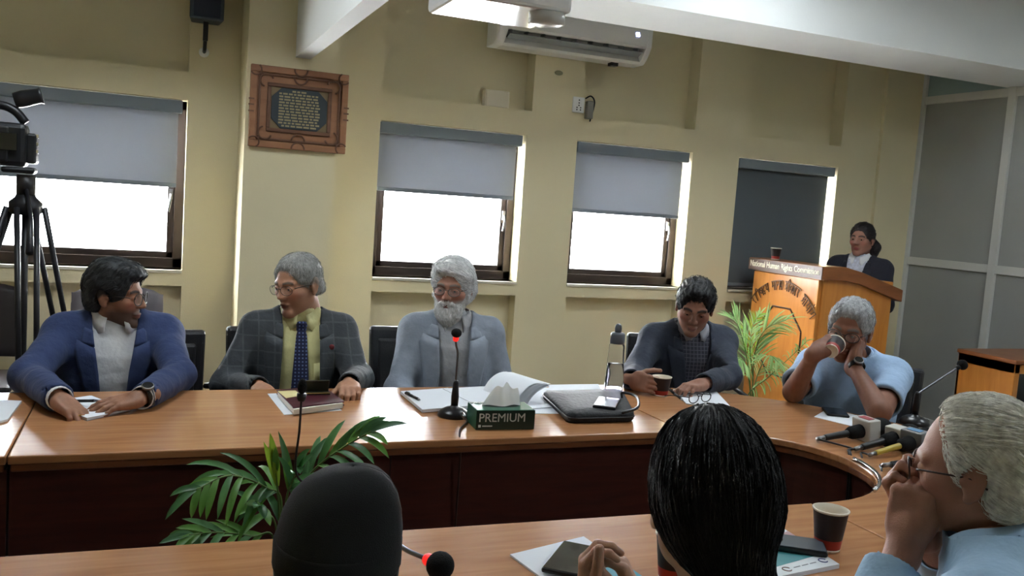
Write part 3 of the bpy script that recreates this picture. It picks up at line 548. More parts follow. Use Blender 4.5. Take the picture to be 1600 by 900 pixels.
# booklet with phone, cup
t = thing('booklet', onz(1240, 850, TZ), 'white and teal report booklet under a grey phone', 'booklet')
bk = [(1188, 828), (1222, 900), (1312, 886), (1212, 822)]
P = [onz(x, y, TZ) for x, y in ((1170, 858), (1214, 908), (1311, 888), (1212, 824))]
def bq(name, z, th, m, uv=(0, 0, 1, 1)):
    def at(u, v): return (P[0]*(1-u)+P[1]*u)*(1-v)+(P[3]*(1-u)+P[2]*u)*v
    u0, v0, u1, v1 = uv; q = [at(u0, v0), at(u1, v0), at(u1, v1), at(u0, v1)]
    return MB().extr([(p[0], p[1], TZ+z) for p in q], [(p[0], p[1], TZ+z+th) for p in q]).obj(name, m, t)
bq('pages', 0, .008, M_paper); bq('cover', .008, .001, mat('booklet_white', (222, 226, 228), .4))
bq('teal_band', .009, .0004, mat('booklet_teal', (70, 138, 142), .4), (.34, 0, .76, 1)); bq('pink_band', .009, .0004, mat('booklet_pink', (196, 160, 160), .4), (.2, 0, .34, 1))
for v in (.22, .85):
    c = (P[0]*(1-.88)+P[1]*.88)*(1-v)+(P[3]*(1-.88)+P[2]*.88)*v; c[2] = TZ+.0094
    MB().tube([c+.009*np.array([math.cos(u), math.sin(u), 0]) for u in np.linspace(.3, 5.6, 16)], .0012, 5).obj('emblem', mat('emblem_blue', (66, 70, 120), .5) if v > .5 else mat('emblem_brown', (120, 90, 84), .5), t)
for k in range(3): bq('small_print', .009, .0003, mat('print_grey', (120, 124, 128), .6), (.87+.0*k, .34+.14*k, .885, .45+.14*k))
smartphone(onz(1232, 854, TZ+.0098), .98, 'dark grey phone face down with a round camera on the booklet', .076, .15, .012, cams=True)
paper_cup(onz(1292, 858, TZ), 'black and red paper cup right of the booklet', h=.09)
# ================================================================ lectern
XL, YN, YF, ZP = 3.93, 4.42, 5.17, 1.20
t = thing('lectern', (XL+.3, 4.8, 0), 'honey veneered lectern lettered with the commission name', 'lectern'); DL = .62
MB().box((XL+.04, YN+.03, 0), (XL+DL, YF-.03, ZP-.08)).obj('body', M_podium, t, bevel=.006)
prof = [(-.02, 0), (-.02, .085), (.16, .088), (.3, .06), (.66, -.045), (.66, -.125), (.3, -.02), (.16, .0)]
MB().extr([(XL+u+.02, YN, ZP-.085+v) for u, v in prof], [(XL+u+.02, YF, ZP-.085+v) for u, v in prof]).obj('top', M_podium_d, t, bevel=.004)
MB().box((XL-.006, YN+.004, ZP-.083), (XL-.0005, YF-.004, ZP-.004)).obj('name_band', mat('brown_grey_band', (112, 92, 84), .5), t)
text_obj('lettering', 'National Human Rights Commission', .08, (XL-.008, (YN+YF)/2, ZP-.043), (0, -1, 0), (0, 0, 1), mat('cream_letters', (236, 228, 206), .5), t, .0015, .0012, fit=(.70, .055))
MB().box((XL+.015, YN+.045, .12), (XL+.045, YF-.045, ZP-.09)).obj('front_panel', M_podium, t, bevel=.004)
oc = [((YN+YF)/2+.23*s*math.cos(a), .66+.25*math.sin(a)) for s in (1,) for a in np.radians(np.arange(22.5, 360, 45))]; xf = XL+.0125
for a, b in zip(oc, oc[1:]+oc[:1]): MB().tube([(xf, a[0], a[1]), (xf, b[0], b[1])], .006, 6).obj('octagon_moulding', mat('dark_inlay', (70, 40, 24), .4), t)
# raised Devanagari lettering on an arc, word by word
Mdv = mat('bronze_letters', (96, 64, 34), .4, metal=.2)
words = ['\u0930\u093e\u0937\u094d\u091f\u094d\u0930\u093f\u092f', '\u092e\u093e\u0928\u0935', '\u0905\u0927\u093f\u0915\u093e\u0930', '\u0906\u092f\u094b\u0917']
cyc, czc, RA = (YN+YF)/2, .66, .41
spans = [(-.92, -.40), (-.30, -.02), (.06, .46), (.56, .98)]
DEV = False
def stroke_word(glyphs, a0, a1):
    """glyph strokes drawn in a unit cell hung from the head line, bent along the arc"""
    b = MB(); n = len(glyphs); H_ = .062
    def pos(u, v):
        a = a0+(a1-a0)*u; R_ = RA-H_*(1-v); return (xf-.006, cyc-R_*math.sin(a), czc+R_*math.cos(a))
    b.tube([pos(u, 1) for u in np.linspace(0, 1, 8)], .0042, 5)
    for i, g_ in enumerate(glyphs):
        for s in g_: b.tube([pos((i+.08+.84*x)/n, y) for x, y in s], .0038, 5)
    return b
A_ = [(1, 1), (1, 0)]                                              # the vertical bar
G = {'ra': [[(.3, 1), (.6, .75), (.35, .55), (.8, .05)]], 'aa': [[(.5, 1), (.5, 0)]], 'sha': [A_, [(.1, 1), (.1, .5), (.5, .35), (1, .5)], [(.1, .95), (.95, .45)]],
     'tta': [[(.5, 1), (.5, .8), (.15, .6), (.3, .3), (.85, .35)], [(.2, .15), (.5, 0), (.7, .2)]], 'i': [[(.8, 1), (.8, 0)], [(.8, 1), (.4, 1.35), (-.1, 1.1)]], 'ya': [A_, [(.1, 1), (.3, .75), (.1, .45), (.5, .3), (1, .45)]],
     'ma': [A_, [(.2, 1), (.2, .35), (.05, .45), (.2, .5), (1, .5)]], 'na': [A_, [(.1, .6), (.25, .45), (.3, .6), (1, .6)]], 'va': [A_, [(1, .75), (.4, .8), (.1, .5), (.45, .3), (1, .45)]],
     'a': [A_, [(.1, .9), (.5, .85), (.2, .6), (.5, .3), (.05, .15)], [(.4, .58), (1, .58)]], 'dha': [A_, [(.1, .95), (.4, .8), (.15, .6), (.3, .3), (1, .4)]], 'ka': [[(.5, 1), (.5, 0)], [(.5, .75), (.1, .6), (.25, .3), (.5, .5)], [(.5, .7), (.9, .7), (.9, .35)]],
     'o': [[(.5, 1), (.5, 0)], [(.5, 1), (.2, 1.4)]], 'ga': [A_, [(.3, 1), (.3, .4), (.1, .35), (.2, .5)]]}
for ks, (a0, a1) in zip((('ra', 'aa', 'i', 'sha', 'tta', 'ya'), ('ma', 'aa', 'na', 'va'), ('a', 'i', 'dha', 'ka', 'aa', 'ra'), ('a', 'aa', 'ya', 'o', 'ga')), spans): stroke_word([G[k] for k in ks], a0, a1).obj('lettering', Mdv, t)
cp = ony(1224, 402, 4.98); paper_cup((XL+.07, cp[1], ZP+.001), 'dark paper cup standing on the lectern', h=.08)
# wooden cabinet cut by the right picture edge
cb = onz(1578, 562, .74); t = thing('wooden_cabinet', (cb[0]+.3, cb[1]+.2, 0), 'orange wooden cabinet at the right picture edge', 'cabinet')
X0, Y0_ = cb[0], cb[1]-.04
fr = MB(); fr.box((X0, Y0_, 0), (X0+.045, Y0_+.4, .72)); fr.box((X0+.5, Y0_, 0), (X0+.545, Y0_+.4, .72)); fr.box((X0, Y0_+.38, 0), (X0+.545, Y0_+.4, .72)); fr.box((X0, Y0_, 0), (X0+.545, Y0_+.4, .05)); fr.box((X0, Y0_, .66), (X0+.545, Y0_+.4, .72))
fr.obj('carcass', M_podium, t, bevel=.004); MB().box((X0-.02, Y0_-.02, .72), (X0+.565, Y0_+.4, .745)).obj('top', M_podium_d, t, bevel=.006)
MB().box((X0+.045, Y0_+.02, .05), (X0+.5, Y0_+.03, .66)).obj('dark_opening', mat('opening_shade', (30, 28, 28), .1), t)  # near-black sheet painting the shade inside the cabinet's opening
# ================================================================ chairs
def chair_proto():
    t = thing('conference_chair', (0, 0, 0), 'x', 'chair', 'black chairs round the table')
    # local: seat faces -Y, origin on the floor under the seat centre
    MB().box((-.24, -.23, .40), (.24, .23, .47)).obj('seat', M_leather, t, bevel=.025, local=True)
    bk = MB(); bk.extr([(-.225, .235, .45), (.225, .235, .45), (.225, .29, .45), (-.225, .29, .45)], [(-.235, .29, .86), (.235, .29, .86), (.235, .335, .86), (-.235, .335, .86)]); B = bk.obj('backrest', M_leather, t, bevel=.015, local=True)
    pd = MB(); pd.extr([(-.19, .222, .5), (.19, .222, .5), (.19, .245, .5), (-.19, .245, .5)], [(-.2, .264, .81), (.2, .264, .81), (.2, .29, .81), (-.2, .29, .81)]); o = pd.obj('back_pad', M_leather, B, bevel=.012, local=True)
    for sx in (-1, 1):
        for sy in (-1, 1): MB().tube([(sx*.21, sy*.2, .4), (sx*.235, sy*.22, 0)], .014, 8).obj('leg', M_steel, t, True, local=True)
        MB().tube([(sx*.235, -.2, .42), (sx*.265, -.2, .62), (sx*.265, -.14, .655), (sx*.265, .2, .655), (sx*.24, .27, .64)], .012, 8).obj('armrest', M_black, t, True, local=True)
    return t
def copy_tree(o, parent=None):
    c = o.copy(); COL.objects.link(c); c.parent = parent
    for ch in o.children: copy_tree(ch, c)
    return c
proto = chair_proto(); CH_first = [True]
def chair(x, y, rz, label, s=1.0):
    o = proto if CH_first[0] else copy_tree(proto); CH_first[0] = False
    o.location = (x, y, 0); o.rotation_euler = (0, 0, rz); o.scale = (s, s, s); o['label'] = label; return o
# ================================================================ implicit-surface toolkit for people
def cap(a, b, ra, rb):
    a, b = np.array(a, float), np.array(b, float); ba = b-a; L2 = ba@ba+1e-12; m = max(ra, rb)
    def fn(P): pa = P-a; h = np.clip(pa@ba/L2, 0, 1); return np.linalg.norm(pa-h[..., None]*ba, axis=-1)-(ra+(rb-ra)*h)
    return fn, np.minimum(a, b)-m, np.maximum(a, b)+m
def cyl(a, b, ra, rb):
    a, b = np.array(a, float), np.array(b, float); ba = b-a; L2 = ba@ba+1e-12; L = L2**.5; m = max(ra, rb)
    def fn(P): pa = P-a; t = pa@ba/L2; r = np.linalg.norm(pa-t[..., None]*ba, axis=-1)-(ra+(rb-ra)*np.clip(t, 0, 1)); return np.maximum(r, np.maximum(-t, t-1)*L)
    return fn, np.minimum(a, b)-m, np.maximum(a, b)+m
def ell(c, r, R=None):
    c, r = np.array(c, float), np.array(r, float); m = max(r)
    def fn(P):
        q = P-c
        if R is not None: q = q@np.array(R).T
        k0 = np.linalg.norm(q/r, axis=-1); k1 = np.linalg.norm(q/(r*r), axis=-1)+1e-9; return k0*(k0-1)/k1
    return fn, (c-m if R is not None else c-r), (c+m if R is not None else c+r)
def rbox(c, h, r, R=None):
    c, h = np.array(c, float), np.array(h, float); m = np.linalg.norm(h) if R is not None else h
    def fn(P):
        q = P-c
        if R is not None: q = q@np.array(R).T
        d = np.abs(q)-(h-r); return np.linalg.norm(np.maximum(d, 0), axis=-1)+np.minimum(d.max(-1), 0)-r
    return fn, c-m, c+m
def loft(st, off=0):
    S = np.array(sorted(st)); z = S[:, 0]
    def fn(P):
        Z = P[..., 2]; a = np.interp(Z, z, S[:, 1])+off; b = np.interp(Z, z, S[:, 2])+off; y0 = np.interp(Z, z, S[:, 3])
        e = np.hypot(P[..., 0]/a, (P[..., 1]-y0)/b); return np.maximum((e-1)*np.minimum(a, b)*1.1, np.maximum(z[0]-Z, Z-z[-1]))
    A = S[:, 1].max()+off; B = S[:, 2].max()+off+np.abs(S[:, 3]).max(); return fn, np.array([-A, -B, z[0]]), np.array([A, B, z[-1]])
def sdf_mesh(prims, vox, bounds=None):
    """prims: (op, (fn, lo, hi), k); smooth union '+', smooth subtraction '-', then surface nets"""
    if bounds is None:
        lo = np.min([p[1][1] for p in prims if p[0] == '+'], 0)-2.5*vox; hi = np.max([p[1][2] for p in prims if p[0] == '+'], 0)+2.5*vox
    else: lo, hi = np.array(bounds[0]), np.array(bounds[1])
    n = np.ceil((hi-lo)/vox).astype(int)+1; ax = [lo[i]+vox*np.arange(n[i]) for i in range(3)]; f = np.full(n, .08)
    for op, (fn, a, b), k in prims:
        m = k+3*vox+(.03 if op == '+' else 0); i0 = np.clip(((a-m-lo)/vox).astype(int), 0, n); i1 = np.clip(((b+m-lo)/vox).astype(int)+2, 0, n)
        if (i1 <= i0).any(): continue
        sl = tuple(slice(i0[i], i1[i]) for i in range(3)); P = np.stack(np.meshgrid(*[ax[i][sl[i]] for i in range(3)], indexing='ij'), -1); d = fn(P); g = f[sl]
        if op == '+':
            if k: h = np.clip(.5+.5*(d-g)/k, 0, 1); f[sl] = d*(1-h)+g*h-k*h*(1-h)
            else: f[sl] = np.minimum(g, d)
        else:
            if k: h = np.clip(.5-.5*(g+d)/k, 0, 1); f[sl] = g*(1-h)-d*h+k*h*(1-h)
            else: f[sl] = np.maximum(g, -d)
    f[0] = f[-1] = .05; f[:, 0] = f[:, -1] = .05; f[:, :, 0] = f[:, :, -1] = .05
    ins = f < 0; N = n-1; acc = np.zeros((*N, 3)); cnt = np.zeros(N)
    cs = [(i, j, k) for i in (0, 1) for j in (0, 1) for k in (0, 1)]
    def sub(A, c): return A[c[0]:c[0]+N[0], c[1]:c[1]+N[1], c[2]:c[2]+N[2]]
    for d in range(3):
        for c in cs:
            if c[d]: continue
            e = list(c); e[d] = 1; fa, fb = sub(f, c), sub(f, e); x = (fa < 0) != (fb < 0); t = np.where(x, fa/(fa-fb+1e-12), 0)
            for q in range(3): acc[..., q] += np.where(x, c[q]+(t if q == d else 0), 0)
            cnt += x
    act = cnt > 0; idx = -np.ones(N, int); idx[act] = np.arange(act.sum()); cell = np.argwhere(act); V = lo+vox*(cell+acc[act]/cnt[act][:, None]); F = []
    for d in range(3):
        a = [slice(1, N[i]) for i in range(3)]; a[d] = slice(0, N[d]); b = list(a); b[d] = slice(1, N[d]+1)
        s0, s1 = ins[tuple(a)], ins[tuple(b)]; x = np.argwhere(s0 != s1)
        if len(x) == 0: continue
        flip = s0[tuple(x.T)]; o = np.zeros(3, int); o[:] = 1; o[d] = 0; base = x+o; u, v = [(1, 2), (2, 0), (0, 1)][d]
        def at(du, dv): q = base.copy(); q[:, u] -= du; q[:, v] -= dv; return idx[tuple(q.T)]
        Q = np.stack([at(1, 1), at(0, 1), at(0, 0), at(1, 0)], 1); Q[~flip] = Q[~flip][:, ::-1]; F.append(Q)
    F = np.concatenate(F); F = F[(F >= 0).all(1)]; return V, F
def quads_obj(name, V, F, m, parent, cols=None):
    me = bpy.data.meshes.new(name); V = np.asarray(V, np.float32); F = np.asarray(F, np.int32)
    me.vertices.add(len(V)); me.vertices.foreach_set('co', V.ravel()); me.loops.add(F.size); me.loops.foreach_set('vertex_index', F.ravel())
    me.polygons.add(len(F)); me.polygons.foreach_set('loop_start', np.arange(0, F.size, 4, dtype=np.int32)); me.polygons.foreach_set('loop_total', np.full(len(F), 4, np.int32)); me.update(calc_edges=True); me.validate()
    return finish(name, me, m, parent, True, 0, cols)
def vnormals(V, F):
    n = np.cross(V[F[:, 2]]-V[F[:, 0]], V[F[:, 3]]-V[F[:, 1]]); N = np.zeros_like(V)
    for i in range(4): np.add.at(N, F[:, i], n)
    return N/(np.linalg.norm(N, axis=1)[:, None]+1e-12)
def orient(az, pitch=0, roll=0):
    """rows: person's right, forward, up; az is the compass heading (0 = away from the camera along +Y)"""
    a = math.radians(az); f = np.array([math.sin(a)*math.cos(pitch), math.cos(a)*math.cos(pitch), -math.sin(pitch)]); r = np.array([math.cos(a), -math.sin(a), 0]); u = np.cross(r, f)
    return np.array([math.cos(roll)*r+math.sin(roll)*u, f, -math.sin(roll)*r+math.cos(roll)*u])
def lin(c): return np.array(s2l(c)[:3])
# ---------------------------------------------------------------- head
def head_geo(skin, brow, lips=(132, 80, 70), vox=.0028, stubble=None, scalp=None, age=0, jaw=1.0, eye=.003, hl=.075, brow_w=.9):
    p = []
    A = lambda s, k: p.append(('+', s, k)); S = lambda s, k: p.append(('-', s, k))
    A(ell((0, -.012, .035), (.074, .092, .080)), 0); A(ell((0, .028, -.025), (.061*jaw, .062, .082)), .03)
    for s in (-1, 1):
        A(cap((s*.05*jaw, .0, -.055), (s*.014, .068, -.1), .02, .016), .025); A(ell((s*.042, .053, -.02), (.022, .024, .02)), .02)
        A(cap((s*.012, .083, .021), (s*.042, .071, .021), .0095, .008), .014)
    A(ell((0, .078, -.098), (.017, .014, .014)), .02)
    A(cap((0, .084, .014), (0, .106, -.026), .0075, .0105), .012)
    for s in (-1, 1): A(ell((s*.0115, .097, -.03), (.0085, .0105, .0075)), .008)
    for s in (-1, 1): S(ell((s*.031, .096, .002), (.018, .016, .0105)), .012)
    for s in (-1, 1): A(ell((s*.031, .0755, .002), (.0155, .0125, .0115)), .004); S(ell((s*.031, .0915, .0), (.012, .006, eye)), .003)
    A(ell((0, .086, -.06), (.023, .0115, .0065)), .008); A(ell((0, .0845, -.071), (.019, .011, .007)), .008)
    S(cap((-.02, .1, -.0655), (.02, .1, -.0655), .0022, .0022), .004)
    if age:
        for s in (-1, 1): S(cap((s*.021, .098, -.03), (s*.034, .086, -.058), .0018, .0018), .006)
    for s in (-1, 1):
        Re = orient(0, 0, s*.12); A(ell((s*.076, -.008, -.004), (.007, .018, .031), Re), .008); A(ell((s*.081, -.014, .006), (.006, .017, .025)), .004); S(ell((s*.088, -.005, .002), (.007, .0095, .017)), .005); A(ell((s*.08, .007, -.003), (.005, .005, .007)), .004); A(ell((s*.077, .0, -.032), (.006, .008, .009)), .005)
    A(cap((0, -.022, -.05), (0, -.034, -.13), .05, .05), .03)
    V, F = sdf_mesh(p, vox)
    C = np.tile(lin(skin), (len(V), 1)); x, y, z = np.abs(V[:, 0]), V[:, 1], V[:, 2]
    nz = .5+.5*np.sin(V[:, 0]*140+3*np.sin(V[:, 2]*90))*np.sin(V[:, 1]*120+V[:, 2]*70); C *= (1-.05*nz)[:, None]
    def blend(w, c): C[:] = C*(1-w[:, None])+lin(c)*w[:, None]
    g = lambda q: np.clip(q, 0, 1)
    red = g(1-np.sqrt(((x-.042)/.03)**2+((z+.025)/.028)**2))*(y > .03); blend(.25*red, (190, 90, 76))
    if stubble is not None:
        w = g((-.036-z)/.02)*g((y+.01)/.03)*g((z+.125)/.02); blend(stubble[1]*w, stubble[0])
    blend(g(2.2*(1-np.sqrt((x/.0255)**2+((z+.0655)/.0115)**2)))*(y > .07), lips)
    bz = .0225+.0035*np.sin(np.clip((x-.012)/.036, 0, 1)*math.pi)-.1*np.clip(x-.036, 0, 1); blend(g(2.5*(1-np.abs(z-bz)/.0062))*(x > .011)*(x < .05)*(y > .05)*brow_w, brow)
    if scalp is not None:
        hl = .062-.35*np.clip(.06-y, 0, 1)
        w = g((z-np.where(y > .03, hl, .0-1.0*np.clip(-.01-y, 0, .06)*1.2))/.012)*(y < .088); blend(w, scalp)
    return V, F, C
def hair_geo(style, t=.012, vox=.004, front=.062, side=.028, low=-.06):
    p = []; A = lambda s, k: p.append(('+', s, k)); S = lambda s, k: p.append(('-', s, k))
    A(ell((0, -.012, .035), (.074+t, .092+t, .080+t*1.25)), 0)
    A(cap((-.035, -.052, -.03), (.035, -.052, -.03), .036+t*.4, .036+t*.4), .03)
    if style == 'swept': A(ell((-.012, .052, .08), (.062, .046, .03)), .03); A(ell((.0, .0, .1), (.07, .08, .03)), .03)
    if style == 'silver': A(ell((.02, .03, .09), (.06, .06, .035)), .03); A(ell((0, -.05, -.01), (.085, .065, .07)), .03); A(ell((-.05, .035, .05), (.038, .04, .03)), .02); A(ell((.05, .01, .04), (.04, .05, .045)), .02)
    if style == 'spiky': A(ell((.0, .045, .098), (.055, .045, .025)), .02)
    R = orient(0, .22, 0)
    S(rbox((0, .03+side+.07, front-.12), (.14, .07, .12), .03, R), .012)
    S(rbox((0, .09, -.12), (.14, .11, .10), .02), .01)
    S(rbox((0, 0, low-.1), (.2, .2, .1), .01), .01)
    if style not in ('silver', 'long'):
        for s in (-1, 1): S(ell((s*.085, -.01, -.012), (.03, .026, .036)), .008)
    return sdf_mesh(p, vox)
def rough_up(V, F, amp, sx=260, sy=60, sz=260, seed=0):
    N = vnormals(V, F); r = np.random.default_rng(seed); ph = r.uniform(0, 6, 6)
    d = np.sin(V[:, 0]*sx+ph[0]+2*np.sin(V[:, 1]*40+ph[1]))*np.sin(V[:, 2]*sz*.6+ph[2])+.6*np.sin(V[:, 0]*sx*.45+V[:, 1]*sy+ph[3]); return V+N*(amp*d)[:, None]
def strands(V, F, n, L, flow, w=.0012, lift=.004, steps=5, seed=1, jitter=.35):
    """thin ribbons that follow the surface V,F along a flow field (local coordinates)"""
    r = np.random.default_rng(seed); bvh = BVHTree.FromPolygons([tuple(v) for v in V.tolist()], [tuple(f) for f in F.tolist()]); N = vnormals(V, F); pick = r.choice(len(V), n); VV, FF = [], []
    for i in pick:
        p = V[i].copy(); nn = N[i]; d0 = flow(p)+r.normal(0, jitter, 3); tw = r.uniform(-1.1, 1.1); pts = []; li = lift*r.uniform(.3, 1.3); ll = L*r.uniform(.6, 1.3)
        for k in range(steps+1):
            d = d0-nn*(d0@nn); d /= np.linalg.norm(d)+1e-9; pts.append((p+nn*li*(.3+.7*math.sin(math.pi*min(1, .15+k/steps))), d, nn)); q = p+d*ll/steps
            loc, no, _, _ = bvh.find_nearest(Vector(q))
            if loc is None: break
            p = np.array(loc); nn = np.array(no); nn = nn/(np.linalg.norm(nn)+1e-9); d0 = .6*d0+.4*flow(p)
        b = len(VV)
        for k, (q, d, nn_) in enumerate(pts): s = (math.cos(tw)*np.cross(d, nn_)+math.sin(tw)*nn_)*w*(1-.7*k/len(pts)); VV += [q-s, q+s]
        FF += [(b+2*k, b+2*k+1, b+2*k+3, b+2*k+2) for k in range(len(pts)-1)]
    return np.array(VV), np.array(FF)
def hand_geo(side, curl=(.25, .45, .3), thumb=((.6, .75, -.25), (.35, .9, -.3), (.2, .95, -.3)), spread=.06, vox=.0028, sc=1.0, fore=None, curls=None):
    """local: y along the hand, z dorsal, x to the hand's right; side +1 right hand, -1 left hand"""
    tx = -side; p = [('+', rbox((0, .05, 0), (.038, .042, .0125), .012), 0), ('+', cap((0, -.03, 0), (0, .02, 0), .023, .025), .02), ('+', ell((tx*.026, .036, -.008), (.018, .03, .015)), .012), ('+', ell((-tx*.024, .04, -.006), (.014, .034, .013)), .01)]
    bx = (.029, .0098, -.0095, -.028); by = (.086, .091, .087, .079); Ls = (.07, .078, .072, .056); rr = (.0086, .0088, .0084, .0074)
    for i in range(4):
        cu = curls[i] if curls else curl; P = np.array([tx*bx[i], by[i], 0.002]); a = 0; prev = None; sp = spread*(1.5-i)/1.5
        for j, fr in enumerate((.44, .31, .25)):
            a += cu[j]; d = np.array([tx*sp*math.cos(a), math.cos(a), -math.sin(a)]); Q = P+d/np.linalg.norm(d)*Ls[i]*fr; r0 = rr[i]*(1-.09*j); p.append(('+', cap(P, Q, r0*1.04, r0*.93), .004 if j else .008)); P = Q
    P = np.array([tx*.026, .022, -.006])
    for j, (d, L) in enumerate(zip(thumb, (.042, .032, .027))):
        d = np.array([tx*d[0], d[1], d[2]]); d /= np.linalg.norm(d); Q = P+d*L; p.append(('+', cap(P, Q, (.0135, .0105, .0095)[j], (.0105, .0095, .0085)[j]), .008 if j == 0 else .004)); P = Q
    if fore is not None: p.append(('+', cap(np.array(fore[0])/sc, (0, -.012, 0), fore[1]/sc, .0245), .03))
    V, F = sdf_mesh(p, vox); return V*sc, F
# ---------------------------------------------------------------- torso and clothes
TOR = [(.05, .05, .052, .005), (.0, .066, .066, -.005), (-.025, .1, .08, -.01), (-.06, .15, .097, -.01), (-.11, .178, .112, -.002), (-.2, .18, .12, .006), (-.3, .168, .118, .01), (-.4, .16, .122, .015), (-.5, .17, .13, .01), (-.58, .175, .13, 0)]
SHO = np.array([.168, -.008, -.068])
def tor_scaled(w, d): return [(z, a*w, b*d, y) for z, a, b, y in TOR]
class Person:
    def __init__(s, label, N, az, lean=.12, roll=0, w=1.0, d=1.0, arms=None, skin=(150, 108, 84), stand=False):
        """N: base of the neck; az: heading of the chest"""
        s.N = np.array(N, float); s.R = orient(az, lean, roll); s.w, s.d, s.skin = w, d, skin; s.az = az; s.stand = stand
        pel = s.N-s.R[2]*.56; s.root = thing('person', (pel[0], pel[1], 0), label, 'person', 'people at the meeting'); s.bodyV, s.bodyF, s.bodyC = [], [], []; s.nb = 0; s.TS = tor_scaled(w, d)
        sh = SHO*np.array([w, 1, 1]); s.S = {1: sh.copy(), -1: sh*np.array([-1, 1, 1])}; s.arms = {}; s.dtor = d
        for k, (e, wr) in (arms or {}).items(): s.arms[k] = (s.loc(e), s.loc(wr))
    def loc(s, p): return (np.array(p, float)-s.N)@s.R.T
    def wor(s, V): return s.N+np.asarray(V)@s.R
    def add_body(s, V, F, C): s.bodyV.append(V); s.bodyF.append(np.asarray(F)+s.nb); s.bodyC.append(C); s.nb += len(V)
    def head(s, o, az, pitch=0, roll=0, sc=1.0, **kw):
        s.ho, s.hR, s.hs = np.array(o, float), orient(az, pitch, roll), sc; V, F, C = head_geo(s.skin, **kw); s.add_body(s.hw(V), F, C)
        # tie the head's neck to the torso
        lo = s.hw([[0, -.034, -.11]])[0]; a, b = s.loc(lo), np.array([0, -.012, -.04]); V, F = sdf_mesh([('+', cap(a, b, .049*sc, .051), 0)], .006); s.add_body(s.wor(V), F, np.tile(lin(s.skin), (len(V), 1)))
        for q in (-1, 1):
            c = s.hw([[q*.031, .0757, .0005]])[0]; e = MB().lathe([(.0112*sc*math.sin(u), -.0112*sc*math.cos(u)) for u in np.linspace(.05, math.pi-.05, 9)], c, s.hR[1], 14).obj('eye', mat('eye_white', (200, 190, 180), .2), s.root, True)
            g = c+s.hR[1]*.0085*sc; MB().lathe([(.0058*sc, 0), (.005*sc, .0022*sc), (.002*sc, .0031*sc)], g, s.hR[1], 12).obj('iris', mat('dark_iris', (36, 24, 18), .15), e, True)
    def hw(s, V): return s.ho+(np.asarray(V)*s.hs)@s.hR
    def hair(s, style, c, n=700, L=.035, flow=None, amp=.0015, rough=.5, var=.25, name='hair', geo=None, w=.0011, lift=.004, seed=3, jitter=.35, sheen=.0, streak=False, **kw):
        V, F = geo if geo else hair_geo(style, **kw); V = rough_up(V, F, amp, seed=seed)
        m = mat('hair_%d_%d_%d' % c, c, rough, var=var, vs_=90, bump=.3, bs=400, sheen=sheen); o = quads_obj(name, s.hw(V), F, m, s.root)
        if streak:
            for nd in m.node_tree.nodes:
                if nd.type == 'MAPPING': nd.inputs['Scale'].default_value = (2.2, 2.2, .06)
                if nd.type == 'BUMP': nd.inputs['Strength'].default_value = .8
        if n:
            sv, sf = strands(V, F, n, L, flow or (lambda p: np.array([p[0]*2, .9*(p[1]+.03)*2, -.6-p[2]*2])), w, lift, 5, seed, jitter); t = quads_obj('hair_strands', s.hw(sv), sf, m, o); t['kind'] = 'stuff'
        return o
    def glasses(s, c=(40, 36, 34), rx=.026, rz=.019, r=.0016, half=False, metal=0, sq=2.0):
        m = mat('spectacle_%d' % c[0], c, .3, metal=metal); t = []; fy = .104
        b = MB()
        for q in (-1, 1):
            pts = []
            for u in np.linspace(0, 2*math.pi, 25):
                cu, su = math.cos(u), math.sin(u); k = (abs(cu)**sq+abs(su)**sq)**(-1/sq); x = q*.033+rx*k*cu; z = -.001+rz*k*su
                pts.append((x, fy-.9*max(0, abs(x)-.02)**1.4, z))
            b.tube(s.hw(pts), r*(.6 if half else 1), 6, False)
            xo = q*(.033+rx); b.tube(s.hw([(xo, fy-.022, .004), (q*.066, .075, .006), (q*.0775, .03, .006), (q*.08, -.005, .004), (q*.078, -.03, -.012)]), r, 6)
            lens = MB(); lens.add(s.hw(pts[:-1]), [list(range(24))]); t.append(lens)
        b.tube(s.hw([(-.009, fy-.001, .004), (0, fy+.003, .008), (.009, fy-.001, .004)]), r, 6); g = b.obj('glasses', m, s.root, True)
        for l in t: l.obj('lens', mat('spectacle_lens', (235, 240, 245), .03, alpha=.13), g)
    def hand(s, side, wrist, d, back, sc=1.0, forearm=None, fr=(.043, .03), **kw):
        """wrist position, pointing direction and dorsal normal in the world"""
        y = np.array(d, float); y /= np.linalg.norm(y); z = np.array(back, float); z -= y*(z@y); z /= np.linalg.norm(z); x = np.cross(y, z); w = np.array(wrist, float); R = np.array([x, y, z]); V, F = hand_geo(side, sc=sc*.98, fore=None if forearm is None else (R@(np.array(forearm[0])-w), fr[0]), **kw); Vw = w+V@R
        C = np.tile(lin(s.skin), (len(Vw), 1))*(.95+.05*np.sin(Vw[:, :1]*300)*np.sin(Vw[:, 1:2]*260)); s.add_body(Vw, F, C)
        if forearm is not None and len(forearm) > 1: V, F = sdf_mesh([('+', cap(s.loc(forearm[1]), s.loc(forearm[0]), .05, fr[0]), 0)], .005); s.add_body(s.wor(V), F, np.tile(lin(s.skin), (len(V), 1)))
        return w+np.array([[0, .05, 0]])@R
